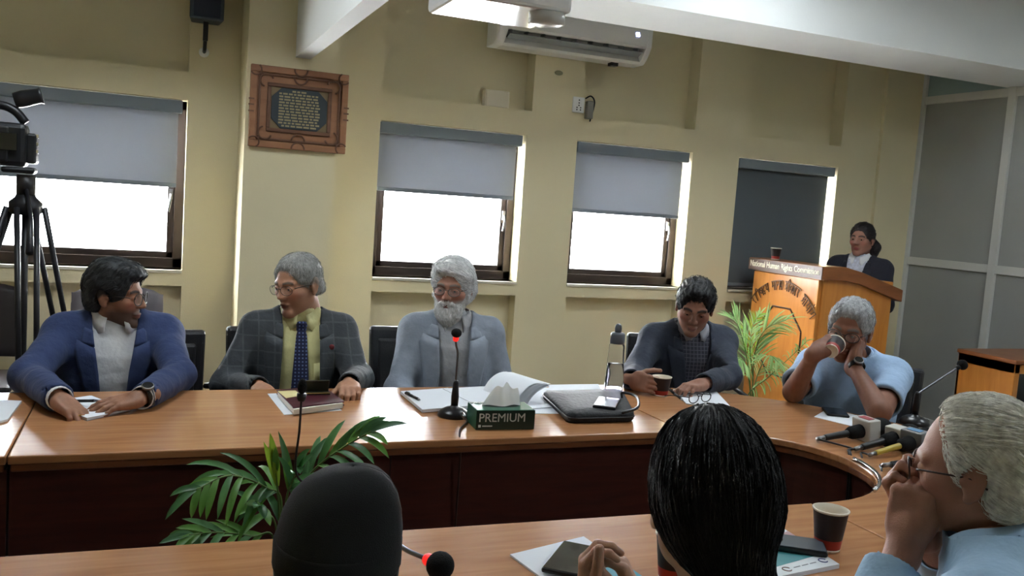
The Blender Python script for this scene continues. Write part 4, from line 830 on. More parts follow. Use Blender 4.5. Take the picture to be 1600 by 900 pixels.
    def garment(s, name, off, m, sleeve='long', wedge=None, vox=.0075, zlo=-.58, parent=None, rs=(.062, .052, .041), neck=.07, nz=-.035, sl=1.0, fold=.004, amp=None, wedge_y=.02, seed=0, cuffcut=True):
        p = [('+', loft(s.TS, off), 0)]
        for q in (1, -1):
            Sx = s.S[q]; p.append(('+', cap((q*.05*s.w, -.012, -.03), Sx+np.array([-q*.01, 0, .008]), .05+off*.5, .052+off), .045))
            if q in s.arms and sleeve != 'none':
                E, Wr = s.arms[q]; r0, r1, r2 = rs; Wr = E+(Wr-E)*(sl if not isinstance(sl, dict) else sl[q])
                if sleeve == 'long':
                    p.append(('+', cap(Sx, E, r0, r1), .04)); M_ = E+(Wr-E)*.45; p.append(('+', cap(E, M_, r1*.98, (r1+r2)/2), .03)); p.append(('+', cyl(E+(Wr-E)*.4, Wr, (r1+r2)/2, r2), .012))
                    if cuffcut: p.append(('-', cap(Wr-(Wr-E)/np.linalg.norm(Wr-E)*.025, Wr+(Wr-E)*.3, r2*.8, r2*.9), .004))
                else:
                    M_ = Sx+(E-Sx)*.75; p.append(('+', cyl(Sx, M_, r0, r0*1.08), .04)); p.append(('-', cap(M_-(E-Sx)*.06, M_+(E-Sx)*.4, r0*.86, r0*.9), .004))
        if neck: p.append(('-', cap((0, -.005, nz), (0, .0, .12), neck, neck*1.25), .012))
        if wedge:
            zs = np.array([w[0] for w in wedge]); ws = np.array([w[1] for w in wedge])
            def wf(P): return np.maximum(np.abs(P[..., 0]-.0)-np.interp(P[..., 2], zs, ws), wedge_y-P[..., 1])
            p.append(('-', (wf, np.array([-.12, 0, zs[0]]), np.array([.12, .25, zs[-1]])), .004))
        V, F = sdf_mesh(p, vox); N = vnormals(V, F); r = np.random.default_rng(seed); a, b, c = r.uniform(0, 6, 3)
        d = np.zeros(len(V))
        for k in range(9):
            w1 = r.normal(0, 1, 3)*(12+5*k); w2 = r.normal(0, 1, 3)*14; ph = r.uniform(0, 6, 2); d += np.sin(V@w1+1.6*np.sin(V@w2+ph[0])+ph[1])/(1+.35*k)
        d = np.tanh(d*.7); bend = np.full(len(V), .6)
        for q in s.arms:
            if sleeve != 'none': bend = np.maximum(bend, 2.0*np.exp(-(np.linalg.norm(V-s.arms[q][0], axis=1)/.11)**2)); bend = np.maximum(bend, 1.3*np.exp(-(np.linalg.norm(V-s.S[q]-np.array([0, .03, -.06]), axis=1)/.07)**2))
        V = V+N*(fold*d*bend)[:, None]
        return quads_obj(name, s.wor(V), F, m, parent or s.root)
    def surf(s, x, z, off):
        """front of the chest at local x,z"""
        S = np.array(sorted(s.TS)); a = np.interp(z, S[:, 0], S[:, 1])+off; b = np.interp(z, S[:, 0], S[:, 2])+off; y0 = np.interp(z, S[:, 0], S[:, 3]); return y0+b*math.sqrt(max(0.03, 1-(x/a)**2))
    def patch(s, name, L, R_, off, m, parent=None, thick=.004, n=7):
        """ruled strip on the chest between two x,z curves"""
        rows = []
        for (x0, z0), (x1, z1) in zip(L, R_): rows.append([s.wor([x0*(1-u)+x1*u, s.surf(x0*(1-u)+x1*u, z0*(1-u)+z1*u, off), z0*(1-u)+z1*u]) for u in np.linspace(0, 1, n)])
        o = MB().grid(rows).obj(name, m, parent or s.root, True, solid=thick, offs=0); return o
    def lapels(s, wedge, off, m, wid=.062, parent=None):
        zs = [w[0] for w in wedge]; ws = [w[1] for w in wedge]
        for q in (1, -1):
            zz = np.linspace(-.022, -.07, 5); a = [(q*(np.interp(z, zs, ws)-.002), z) for z in zz]
            s.patch('jacket_collar', a, [(q*(abs(x)+wid*(.45+.25*i/4)), z+.004) for i, (x, z) in enumerate(a)], off+.009, m, parent, .006)
            zz = np.linspace(-.074, max(zs[0], -.46), 13); a = [(q*(np.interp(z, zs, ws)-.002), z) for z in zz]
            s.patch('lapel', a, [(q*(abs(x)+wid*max(.08, 1.12-1.04*(i/12)**1.3)), z+(.03*(1-i/3) if i < 3 else 0)*.8) for i, (x, z) in enumerate(a)], off+.010, m, parent, .006)
        s.collar(m, .073, .046, parent, zc=-.006, drop=0, open_=1.15, name='jacket_collar')
    def collar(s, m, r=.062, h=.036, parent=None, spread=.5, drop=.05, zc=.012, open_=.25, name='collar'):
        rows = []
        for t in np.linspace(-math.pi+open_, math.pi-open_, 33):
            c, sn = -math.cos(t), math.sin(t); fr = max(0, c)**2
            top = np.array([r*sn*.96, .004+r*c*1.02, zc+.022-.03*fr]); bot = np.array([(r+.018)*sn*1.0, .004+(r+.018)*c*1.04, zc-h+.022-.03*fr-drop*math.exp(-((c-.74)/.16)**2)])
            mid = (top+bot)/2+np.array([sn, c, .0])*.005; rows.append([s.wor(v) for v in (top, mid, bot)])
        MB().grid(rows).obj(name, m, parent or s.root, True, solid=.003)
    def trousers(s, m, shoe=None):
        pel = s.loc(s.N-s.R[2]*.55); up = s.loc(s.N+np.array([0, 0, 1])); g = lambda v: s.loc(s.N+np.array(v, float)); fw = np.array([math.sin(math.radians(s.az)), math.cos(math.radians(s.az)), 0]); rt = np.array([fw[1], -fw[0], 0]); P = s.wor(pel); pr = [('+', ell((0, 0, 0), (.17, .14, .12)), 0)]; sv = []
        lp = lambda v: (np.array(v)-P)
        for q in (1, -1):
            h = rt*q*.085
            if s.stand: kn, an = h+np.array([0, 0, -(P[2])*.47]), h+np.array([0, 0, -P[2]+.1])
            else: kn = h*1.3+fw*.40+np.array([0, 0, -.02]); an = h*1.3+fw*.36+np.array([0, 0, -P[2]+.1])
            pr += [('+', cap(h*.9, kn, .088, .066), .04), ('+', cap(kn, an, .064, .052), .03)]; sv.append(an)
        V, F = sdf_mesh(pr, .014); quads_obj('trousers', P+V, F, m, s.root)
        for an in sv:
            V, F = sdf_mesh([('+', ell((0, .05, 0), (.043, .13, .04)), 0), ('+', cap((0, -.02, .02), (0, -.02, .07), .045, .042), .03), ('-', rbox((0, 0, -.14), (.3, .3, .1), .01), .005)], .01); Rz = np.array([rt, fw, [0, 0, 1]]); b = P+an; b = np.array([b[0], b[1], .04]); quads_obj('shoe', b+V@Rz, F, mat('black_shoe', (24, 22, 22), .35), s.root)
    def finish(s, core=True, legs=None):
        if core:
            V, F = sdf_mesh([('+', loft(s.TS, -.012), 0)]+[('+', cap(s.S[q], s.arms[q][0], .036, .03), .03) for q in s.arms]+[('+', cap(s.arms[q][0], s.arms[q][1], .03, .021), .02) for q in s.arms], .014); s.add_body(s.wor(V), F, np.tile(lin(s.skin), (len(V), 1)))
        s.body = quads_obj('body', np.concatenate(s.bodyV), np.concatenate(s.bodyF), vcmat('skin', .55, .12, .12, 350), s.root, np.concatenate([np.concatenate(s.bodyC), np.ones((s.nb, 1))], 1))
        if legs: s.trousers(legs)
def cuff(p, side, m, name='cuff', w=.016, r=.034, back=.0):
    E, Wr = p.arms[side]; d = (Wr-E)/np.linalg.norm(Wr-E); a = Wr-d*.02; MB().tube([p.wor(a), p.wor(Wr+d*w)], [r, r*1.0], 18, False).obj(name, m, p.root, True, solid=.003)
def wristwatch(p, c, d, out, m=None, r=.031):
    """strap around the forearm direction d, dial on side out"""
    d = np.array(d, float); d /= np.linalg.norm(d); o = np.array(out, float); o -= d*(o@d); o /= np.linalg.norm(o); x = np.cross(d, o); c = np.array(c, float)
    b = MB(); n = 24; V = [c+(r+h)*(math.cos(u)*x+math.sin(u)*o)+d*e for u in np.linspace(0, 2*math.pi, n, False) for (h, e) in ((0, -.009), (.003, -.009), (.003, .009), (0, .009))]
    b.add(V, [(i*4+j, i*4+(j+1) % 4, ((i+1) % n)*4+(j+1) % 4, ((i+1) % n)*4+j) for i in range(n) for j in range(4)]); w = b.obj('watch_strap', m or M_black, p.root, True)
    MB().lathe([(.018, 0), (.0185, .006), (.016, .008)], c+o*(r+.001), o, 20).obj('watch_case', M_steel, w, True); MB().lathe([(.015, .0), (.015, .0012)], c+o*(r+.009), o, 18).obj('watch_dial', M_phone, w)
def ring_on(p, c, d, r=.0095): 
    x, y, _ = frame_from(d); MB().tube([np.array(c)+r*(math.cos(u)*x+math.sin(u)*y) for u in np.linspace(0, 2*math.pi, 17)], .0014, 6, False).obj('ring', mat('gold_ring', (190, 150, 70), .25, metal=1), p.root, True)
# ================================================================ the people
def fabric(name, c, var=.08, vs_=30, bump=.55, bs=26, rough=.85, sheen=.06): return mat(name, c, rough, var=var, vs_=vs_, bump=bump, bs=bs, sheen=sheen)
def check_fabric(name, c1, c2, scale=28, lw=.12):
    m = mat(name, c1, .85, bump=.5, bs=26, sheen=.05); nt = m.node_tree; tc = nt.nodes.new('ShaderNodeTexCoord'); sx = nt.nodes.new('ShaderNodeSeparateXYZ'); nt.links.new(tc.outputs['Object'], sx.inputs[0]); outs = []
    for i in (0, 2):
        mu = nt.nodes.new('ShaderNodeMath'); mu.operation = 'MULTIPLY'; mu.inputs[1].default_value = scale; nt.links.new(sx.outputs[i], mu.inputs[0]); fr = nt.nodes.new('ShaderNodeMath'); fr.operation = 'FRACT'; nt.links.new(mu.outputs[0], fr.inputs[0])
        lt = nt.nodes.new('ShaderNodeMath'); lt.operation = 'LESS_THAN'; lt.inputs[1].default_value = lw; nt.links.new(fr.outputs[0], lt.inputs[0]); outs.append(lt)
    ad = nt.nodes.new('ShaderNodeMath'); ad.operation = 'MULTIPLY' if lw > .3 else 'MAXIMUM'; nt.links.new(outs[0].outputs[0], ad.inputs[0]); nt.links.new(outs[1].outputs[0], ad.inputs[1])
    mx = nt.nodes.new('ShaderNodeMix'); mx.data_type = 'RGBA'; mx.inputs[6].default_value = s2l(c1); mx.inputs[7].default_value = s2l(c2); nt.links.new(ad.outputs[0], mx.inputs[0]); nt.links.new(mx.outputs[2], nt.nodes['Principled BSDF'].inputs['Base Color']); return m
M_tr = fabric('dark_trousers', (40, 40, 46))
up = np.array([0, 0, 1.])
# ---- man in the blue suit, head turned right
M_blue = fabric('blue_suit', (40, 54, 92)); M_wsh = fabric('white_shirt', (214, 216, 220), .03)
N1 = ony(180, 496, 3.375); eR, wR, eL, wL = ony(46, 588, 3.14), onz(92, 622, .805), ony(278, 588, 3.14), onz(224, 620, .80)
p = Person('man in a blue suit and glasses, face turned towards his neighbour', N1, 178, .16, w=.98, arms={1: (eR, wR), -1: (eL, wL)}, skin=(150, 106, 82))
p.head(ony(180, 461, 3.36), 112, .06, .0, .95, brow=(30, 26, 26), stubble=((54, 42, 38), .75), scalp=(30, 28, 28))
p.hair('swept', (30, 33, 36), 900, .045, t=.014, front=.07, side=.02, low=-.06, flow=lambda q: np.array([q[0]*3, -.4, -.5])); p.glasses((46, 38, 30), .025, .022)
wd = [(-.42, .004), (-.3, .035), (-.15, .05), (-.03, .07), (.1, .08)]
p.garment('shirt', .004, M_wsh, 'none', vox=.009, neck=.052, nz=.0, fold=.002); p.garment('jacket', .02, M_blue, wedge=wd, fold=.0035, seed=1); p.lapels(wd, .02, M_blue); p.collar(M_wsh, .065, zc=.022, drop=.03, open_=.42)
for q in (1, -1): cuff(p, q, M_wsh)
d1 = onz(118, 645, .775)-wR; p.hand(1, wR, d1, np.array([.0, .2, 1]), curl=(.35, .75, .4)); d2 = onz(158, 636, .782)-wL; p.hand(-1, wL, d2, np.array([.1, -.15, 1]), curl=(.12, .3, .2), spread=.12)
wristwatch(p, wL-(d2/np.linalg.norm(d2))*.012, d2, (.1, -.4, 1)); rg = wR+d1/np.linalg.norm(d1)*.1; ring_on(p, rg+np.array([.0, 0, -.005]), d1)
p.finish(legs=M_tr); pen(onz(72, 627, TZ+.013), onz(158, 626, TZ+.03), 'dark pen held over the notepad by the man in blue')
# ---- man with grey check suit and tie
M_chk = check_fabric('grey_check_suit', (56, 60, 64), (70, 74, 76), 18, .1); M_ysh = fabric('pale_yellow_shirt', (204, 200, 146), .04)
N2 = ony(469, 492, 3.485); eR, eL = ony(354, 602, 3.42), ony(560, 590, 3.30); wR, wL = onz(412, 612, .755)+np.array([0, .11, -.01]), onz(550, 606, .79)+np.array([0.0, .055, -.0])
p = Person('man in a grey check suit and blue tie, smiling sideways', N2, 184, .06, w=.95, arms={1: (eR, wR), -1: (eL, wL)}, skin=(176, 130, 104))
p.head(ony(466, 444, 3.46), 232, .2, -.06, .98, eye=.0024, brow=(90, 80, 72), age=1, scalp=(140, 128, 118), hl=.096)
p.hair('short', (150, 150, 146), 2600, .02, t=.007, front=.1, side=.022, low=-.05, amp=.0012, jitter=.45, lift=.005, w=.0008); p.glasses((50, 42, 36), .026, .018, half=True)
wd = [(-.6, .085), (-.4, .085), (-.2, .075), (-.03, .07), (.1, .08)]
p.garment('shirt', .006, M_ysh, 'none', vox=.008, neck=.052, nz=.0, fold=.003, seed=4); p.garment('jacket', .02, M_chk, wedge=wd, fold=.004, seed=2, wedge_y=.0); p.lapels(wd, .02, M_chk, .06); p.collar(M_ysh, .066, zc=.02, drop=.06)
M_tie = check_fabric('navy_dot_tie', (26, 30, 62), (92, 108, 150), 75, .42)
tz = [-.02, -.045, -.06, -.2, -.35, -.42]; tw = [.021, .016, .02, .03, .036, .036]; tie = p.patch('tie', [(-w_, z) for z, w_ in zip(tz, tw)], [(w_, z) for z, w_ in zip(tz, tw)], .018, M_tie, thick=.006)
kn = MB(); c = p.wor([0, p.surf(0, -.03, .018)-.002, -.028]); kn.obox(c, p.R[0], p.R[1], p.R[2], .019, .011, .02); kn.obj('tie_knot', M_tie, p.root, bevel=.008)
bd = p.wor([-.115, p.surf(-.115, -.1, .034), -.1]); MB().lathe([(.011, 0), (.01, .003), (.004, .004)], bd, p.R[1], 16).obj('lapel_badge', mat('red_badge', (112, 40, 46), .5), p.root, True)
p.patch('shirt_pocket', [(-.085, -.16), (-.085, -.26)], [(-.05, -.163), (-.05, -.26)], .012, M_ysh, thick=.002)
p.hand(1, wR, np.array([.15, -1, -.05]), up, curl=(.3, .6, .4)); p.hand(-1, wL, np.array([-.15, -1, -.02]), up, curl=(.5, .9, .4))
p.finish(legs=M_tr)
# ---- bearded man in the light grey suit
M_lg = fabric('light_grey_suit', (134, 142, 154)); M_gsh = fabric('grey_satin_shirt', (150, 152, 156), .04, rough=.45, sheen=.1)
N3 = ony(708, 497, 3.53); eR, eL = ony(622, 610, 3.46), ony(788, 608, 3.46); wR, wL = ony(660, 640, 3.22), ony(765, 635, 3.25)
p = Person('white-bearded man in a light grey suit behind the red-lit microphone', N3, 192, .04, w=.95, arms={1: (eR, wR), -1: (eL, wL)}, skin=(158, 112, 92))
p.head(ony(708, 449, 3.51), 214, .1, .02, .98, eye=.002, brow=(120, 112, 106), age=1, scalp=(170, 166, 162), stubble=((190, 188, 186), .9))
p.hair('silver', (236, 238, 238), 2400, .055, t=.016, front=.072, side=.02, low=-.08, flow=lambda q: np.array([-.9 if q[1] > -.02 else q[0]*4, -.2, -.45])); p.glasses((104, 96, 90), .025, .017, metal=.4)
bp = [('+', ell((0, .052, -.092), (.056, .044, .05)), 0), ('+', cap((-.058, .012, -.035), (0, .055, -.108), .023, .036), .02), ('+', cap((.058, .012, -.035), (0, .055, -.108), .023, .036), .02), ('+', cap((-.024, .09, -.055), (.024, .09, -.055), .009, .009), .012), ('+', cap((0, .055, -.105), (0, .06, -.135), .035, .022), .02), ('-', ell((0, .1, -.0665), (.02, .02, .006)), .004)]
bg_ = sdf_mesh(bp, .0035); p.hair('beard', (236, 236, 233), 2200, .028, geo=bg_, name='beard', flow=lambda q: np.array([q[0]*2, .3, -1.]), amp=.002, lift=.005, jitter=.5)
wd = [(-.6, .075), (-.4, .07), (-.2, .06), (-.03, .07), (.1, .08)]
p.garment('shirt', .006, M_gsh, 'none', vox=.008, neck=.052, nz=.0, fold=.004, seed=6); p.garment('jacket', .02, M_lg, wedge=wd, fold=.004, seed=7, wedge_y=.0); p.lapels(wd, .02, M_lg, .075); p.collar(M_gsh, .067, zc=.018, drop=.07, open_=.45)
p.hand(1, wR, np.array([.4, -.7, -.5]), up); p.hand(-1, wL, np.array([-.4, -.7, -.5]), up); p.finish(legs=M_tr)
# ---- man in the dark suit looking down at his cup
M_dk = fabric('dark_navy_suit', (44, 50, 64)); M_str = check_fabric('dark_striped_shirt', (52, 54, 66), (96, 96, 108), 60, .2)
N4 = ony(1080, 513, 3.34); eR, eL = ony(990, 586, 3.22), np.array([2.28, 3.07, .79]); wR, wL = CUP4+np.array([-.085, .085, .045]), np.array([2.04, 2.9, .80])
p = Person('man in a dark suit looking down at a paper cup', N4, 192, .25, w=.98, arms={1: (eR, wR), -1: (eL, wL)}, skin=(150, 106, 86))
p.head(ony(1086, 478, 3.26), 214, .42, .08, .98, eye=.0002, brow=(34, 30, 30), scalp=(26, 26, 28), hl=.088)
p.hair('spiky', (24, 25, 28), 1200, .024, t=.012, front=.092, side=.024, low=-.05, amp=.0025, jitter=.6, lift=.006)
wd = [(-.42, .004), (-.3, .035), (-.15, .05), (-.03, .07), (.1, .08)]
p.garment('shirt', .004, M_str, 'none', vox=.009, neck=.052, nz=.0, fold=.002); p.garment('jacket', .02, M_dk, wedge=wd, fold=.004, seed=9); p.lapels(wd, .02, M_dk); p.collar(mat('pale_collar', (150, 150, 156), .8), .06, h=.03, zc=.016, drop=.03)
p.hand(1, wR, np.array([.42, -.85, -.02]), np.array([-.85, -.42, .3]), curl=(.45, .65, .45), thumb=((.7, .5, -.7), (.4, .6, -.7), (.2, .8, -.5)), sc=.95); p.hand(-1, wL, np.array([-1, -.3, -.1]), up, curl=(.4, .6, .4)); p.finish(legs=M_tr)
# ---- man in the light blue shirt drinking
M_lb = fabric('light_blue_shirt', (150, 176, 206), .03, bump=.6)
N5 = ond(1335, 557, 3.55); eR, eL = onz(1240, 612, .80), onz(1374, 642, .80); wR, wL = ond(1276, 550, 3.32), ond(1334, 566, 3.41)
p = Person('man in a light blue shirt drinking from a paper cup', N5, 226, .3, w=.93, d=1.05, arms={1: (eR, wR), -1: (eL, wL)}, skin=(134, 90, 70))
p.head(ond(1328, 514, 3.48), 236, .2, .1, .99, brow=(110, 104, 100), age=1, scalp=(150, 142, 136), hl=.085)
p.hair('short', (176, 178, 180), 1600, .026, t=.010, front=.088, side=.02, low=-.05, amp=.002, jitter=.5); p.glasses((40, 34, 32), .026, .019)
p.garment('shirt', .016, M_lb, 'short', vox=.0075, neck=.064, fold=.004, rs=(.064, .056, .05), seed=11); p.collar(M_lb, .063, zc=.012, drop=.06, open_=.4)
cb0, cb1 = ond(1298, 549, 3.30), ond(1308, 532, 3.40); cax = (cb1-cb0)/np.linalg.norm(cb1-cb0)
p.hand(1, wR, (cb0+cb1)/2-wR+np.array([0, 0, .02]), np.array([-.6, -.5, .6]), curl=(.4, .6, .4), forearm=[eR, p.wor(p.S[1])], fr=(.044, .03), thumb=((.4, .7, -.6), (.1, .8, -.6), (0, .9, -.4)))
p.hand(-1, wL, ond(1346, 528, 3.42)-wL, np.array([.5, -.8, .1]), curl=(.5, .9, .5), forearm=[eL, p.wor(p.S[-1])], fr=(.046, .031)); dW = wL-eL; wristwatch(p, wL-dW/np.linalg.norm(dW)*.025, dW, (-.3, -.9, .3), r=.03)
p.finish(legs=M_tr); paper_cup(cb0, 'tilted dark paper cup at the mouth of the man drinking', ax=cax, h=.08)
# ---- speaker at the lectern
M_nv = fabric('black_blazer', (30, 31, 44)); M_scarf = fabric('pale_print_blouse', (192, 196, 212), .2, 60)
N6 = ond(1344, 404, 6.15); p = Person('woman in a black blazer standing behind the lectern', N6, 240, .02, w=.93, d=.95, arms={1: (N6+np.array([-.2, 0, -.28]), N6+np.array([-.3, -.18, -.36])), -1: (N6+np.array([.07, -.2, -.3]), N6+np.array([-.16, -.22, -.36]))}, skin=(146, 104, 88), stand=True)
p.head(ond(1347, 374, 6.13), 246, .04, 0, .95, brow=(34, 28, 28), lips=(140, 70, 70), scalp=(28, 24, 26))
p.hair('short', (34, 28, 30), 500, .04, t=.010, front=.07, side=.018, low=-.06, flow=lambda q: np.array([q[0]*2, -1, -.2]), jitter=.15)
pony = sdf_mesh([('+', cap((-.02, -.1, -.01), (-.045, -.115, -.06), .035, .042), 0), ('+', cap((-.045, -.115, -.06), (-.05, -.1, -.13), .042, .025), .03)], .006); p.hair('pony', (34, 28, 30), 200, .05, geo=pony, name='ponytail', flow=lambda q: np.array([0, 0, -1.]))
wd = [(-.4, .01), (-.25, .045), (-.1, .055), (-.03, .065), (.1, .08)]
p.garment('blouse', .004, M_scarf, 'none', vox=.01, neck=.05, nz=.0, fold=.002); p.garment('blazer', .018, M_nv, wedge=wd, fold=.003, seed=13, vox=.009); p.lapels(wd, .018, M_nv, .055); p.collar(M_wsh, .058, zc=.018)
p.patch('lanyard', [(-.05, -.15), (-.05, -.156)], [(.05, -.135), (.05, -.141)], .01, mat('blue_lanyard', (36, 50, 96), .6), thick=.003)
p.hand(1, p.wor(p.arms[1][1]), (-.4, -.6, -.1), up); p.hand(-1, p.wor(p.arms[-1][1]), (-.6, -.3, -.1), up); p.finish(legs=M_nv)
# ---- foreground: black cap seen from behind
M_bl = fabric('black_felt', (11, 11, 13), .1, 60, .3, 900, .95, .0); N7 = ond(530, 1050, .99)
eR, eL = N7+np.array([.3, .1, -.22]), N7+np.array([-.2, .2, -.22]); wR, wL = N7+np.array([.22, .3, -.17]), N7+np.array([-.02, .33, -.17])
p = Person('person in a tall black cap seen from behind at the near table', N7, 12, .35, w=.95, arms={1: (eR, wR), -1: (eL, wL)}, skin=(146, 104, 84))
p.head(ond(527, 886, 1.08), 14, .12, 0, .86, brow=(30, 28, 28), scalp=(24, 24, 26)); p.hair('short', (22, 22, 24), 600, .02, t=.006, low=-.075, side=.02, flow=lambda q: np.array([0, -.2, -1.]), lift=.003)
rows = []
for v, (zc, rx, ry) in enumerate(((.018, .084, .103), (.04, .0855, .105), (.06, .0845, .103), (.085, .08, .097), (.106, .072, .088), (.122, .06, .074), (.1335, .045, .056), (.1405, .025, .031), (.1432, .002, .003))):
    k = (v/8)**1.5; rows.append([(rx*math.cos(u)+.014*k, -.014+ry*math.sin(u), zc+.014*math.sin(u)*(1-k)+.1*rx*math.cos(u)*k) for u in np.linspace(0, 2*math.pi, 49)])
cp_ = MB().grid([p.hw(r) for r in rows]).obj('cap', M_bl, p.root, True, solid=.004)
bandr = [[(rx*math.cos(u), -.013+ry*math.sin(u), z+.012*math.sin(u)) for u in np.linspace(0, 2*math.pi, 41)] for z, rx, ry in ((.012, .0865, .1065), (.016, .088, .108), (.046, .088, .108), (.05, .0865, .1065))]
MB().grid([p.hw(r) for r in bandr]).obj('cap_band', M_bl, cp_, True, solid=.002)
p.garment('coat', .02, fabric('charcoal_coat', (44, 44, 50)), neck=.06, vox=.01); p.collar(fabric('charcoal_coat', (44, 44, 50)), .064)
p.hand(1, wR, (-.3, 1, -.1), up); p.hand(-1, wL, (.3, 1, -.1), up); p.finish(legs=M_tr)
# ---- foreground: woman with long black hair
N8 = ond(1118, 968, 1.13); h1, h2 = onz(922, 905, .80), onz(985, 915, .80)
eL, eR = N8+np.array([-.22, .14, -.26]), N8+np.array([.2, .18, -.26]); wL, wR = onz(912, 952, .80), onz(1005, 950, .80)
M_teal = fabric('teal_kurta', (40, 120, 118)); p = Person('woman with long black hair seen from behind, hands clasped', N8, 4, .2, w=.88, d=.92, arms={1: (eR, wR), -1: (eL, wL)}, skin=(176, 132, 108))
p.head(ond(1108, 778, 1.15), 12, .12, .03, .95, brow=(30, 28, 28), scalp=(18, 16, 20))
hp = [('+', ell((0, -.012, .035), (.079, .104, .093)), 0), ('+', ell((-.002, -.035, -.012), (.079, .076, .068)), .04), ('+', cap((0, -.055, -.05), (.014, -.085, -.105), .052, .034), .035), ('+', cap((.014, -.085, -.105), (.022, -.1, -.36), .037, .034), .02), ('+', ell((.014, -.09, -.1), (.043, .04, .014)), .006)]
hp += [('-', rbox((0, .125, -.055), (.14, .085, .12), .03, orient(0, .2, 0)), .012)]
p.hair('long', (13, 12, 15), 6500, .16, geo=sdf_mesh(hp, .0045), amp=.0005, flow=lambda q: np.array([q[0]*1.5 if q[2] > .05 else -q[0]*2.5+.05, -.3, -1.1]) if q[2] > -.2 else np.array([0, 0, -1.]), jitter=.06, rough=.42, lift=.003, w=.0011, var=.15, streak=True)
p.garment('kurta', .014, M_teal, vox=.009, neck=.058, rs=(.056, .048, .036)); p.collar(M_teal, .058, drop=.0)
p.hand(-1, wL, (.02, .12, .95), (-.87, .45, 0), curl=(.7, .95, .5), spread=.0, thumb=((.35, .9, -.25), (.1, 1, -.15), (0, 1, -.05)), sc=.95); p.hand(1, wR, (-.35, .25, .7), (.75, -.3, .5), curl=(.7, .8, .4), spread=.0, thumb=((.3, .9, -.4), (.1, 1, -.3), (0, 1, -.2)), sc=.95); p.finish(legs=M_teal)
# ---- foreground: white-haired man leaning on his hands
N9 = ond(1556, 852, 1.43); eL, wL = np.array([1.04, 1.0, .80]), ond(1416, 842, 1.47); eR, wR = np.array([N9[0]+.18, N9[1]+.22, .81]), ond(1436, 815, 1.52)
M_sb = fabric('sky_blue_shirt', (152, 182, 208), .03, bump=.6); p = Person('white-haired man in a light blue shirt and glasses, hands at his mouth', N9, -30, .3, w=1.0, arms={1: (eR, wR), -1: (eL, wL)}, skin=(160, 112, 90))
p.head(ond(1526, 733, 1.45), -30, .12, .05, .95, brow=(176, 160, 146), brow_w=.45, age=1, vox=.0024)
p.hair('short', (236, 232, 222), 6500, .055, t=.009, front=.1, side=-.012, low=-.07, amp=.0008, jitter=.16, flow=lambda q: np.array([q[0]*1.2, -1.0, -.75 if q[2] < .06 else .05]), lift=.008, w=.0008, vox=.0035); p.glasses((52, 34, 28), .026, .018, r=.0017)
p.garment('shirt', .016, M_sb, neck=.064, fold=.004, rs=(.07, .058, .046), seed=21, vox=.0052, sl={1: .5, -1: .72}); p.collar(M_sb, .066, zc=.02, drop=.05, h=.045)
mo = p.hw([[0, .12, -.06]])[0]; p.hand(-1, wL, ond(1428, 765, 1.47)-wL, (-.85, -.45, .2), curl=(1.15, 1.35, .8), thumb=((.5, .8, -.5), (.2, .9, -.5), (0, .9, -.4)), forearm=[eL], fr=(.041, .028), vox=.0024, sc=.96); p.hand(1, wR, mo+np.array([.0, .02, .03])-wR, (-.2, .9, .2), curl=(1.1, 1.3, .8), forearm=[eR]); p.finish(legs=M_tr)
# ================================================================ chairs behind the people
for (x, y, rz, l) in ((N1[0]+.09, N1[1]+.06, 0, 'black chair of the man in the blue suit'), (N2[0]-.01, N2[1]+.06, 0, 'black chair hidden behind the man with the tie'), (N3[0]-.06, N3[1]+.06, -.1, 'black chair of the white-bearded man'),
                     (N4[0]+.06, N4[1]+.1, -.35, 'black chair of the man looking down'), (N5[0]+.14, N5[1]+.1, -.85, 'black chair of the man drinking, near the partition')): chair(x, y, rz, l)
for N_, a_, le, l in ((N7, 12, .35, 'black chair under the person in the black cap'), (N8, 4, .2, 'black chair under the woman with long black hair'), (N9, -30, .3, 'black chair under the white-haired man')):
    pv = N_-orient(a_, le)[2]*.56; chair(pv[0]+(-.06 if N_ is N7 else 0), pv[1], math.pi-math.radians(a_)*.3, l, .88)
# ================================================================ chairs by the window wall, camera on its tripod
def wall_chair(x, y, label, m):
    t = thing('stacking_chair', (x, y, 0), label, 'chair', 'chairs along the window wall')
    MB().box((x-.22, y-.22, .42), (x+.22, y+.2, .46)).obj('seat', m, t, bevel=.02)
    rows = [[(x+(u-.5)*(.44-.05*max(0, v-.75)), y+.2+.07*v+.02*math.cos((u-.5)*3), .52+.36*v-(.06*(abs(u-.5)*2)**4)*(v > .9)) for u in np.linspace(0, 1, 11)] for v in np.linspace(0, 1, 9)]
    MB().grid(rows).obj('backrest', m, t, True, solid=.04)
    for sx in (-1, 1):
        MB().tube([(x+sx*.2, y-.2, .42), (x+sx*.22, y-.22, 0)], .012, 8).obj('leg', M_chrome, t, True); MB().tube([(x+sx*.2, y+.2, 0), (x+sx*.2, y+.19, .45), (x+sx*.19, y+.25, .6)], .012, 8).obj('leg', M_chrome, t, True)
c = ony(48, 450, 5.05); wall_chair(c[0]-.24, 4.78, 'dark chair by the window wall behind the camera tripod', mat('dark_brown_vinyl', (48, 42, 44), .5)); c = ony(105, 458, 5.05); wall_chair(c[0]+.24, 4.78, 'grey backed chair behind the man in the blue suit', mat('grey_vinyl', (104, 98, 104), .5))
TB = ony(40, 324, 4.05); TX, TY, TZ3 = TB
t = thing('tripod', (TX, TY, 0), 'black camera tripod standing at the left window', 'tripod'); M_tp = mat('tripod_black', (30, 30, 34), .4)
MB().lathe([(.045, -.03), (.06, -.02), (.062, .02), (.04, .04), (.03, .06)], TB, (0, 0, 1), 20).obj('crown', M_tp, t, True)
MB().tube([TB+np.array([0, 0, .05]), TB+np.array([0, 0, .13])], .035, 14).obj('fluid_head', M_tp, t, True)
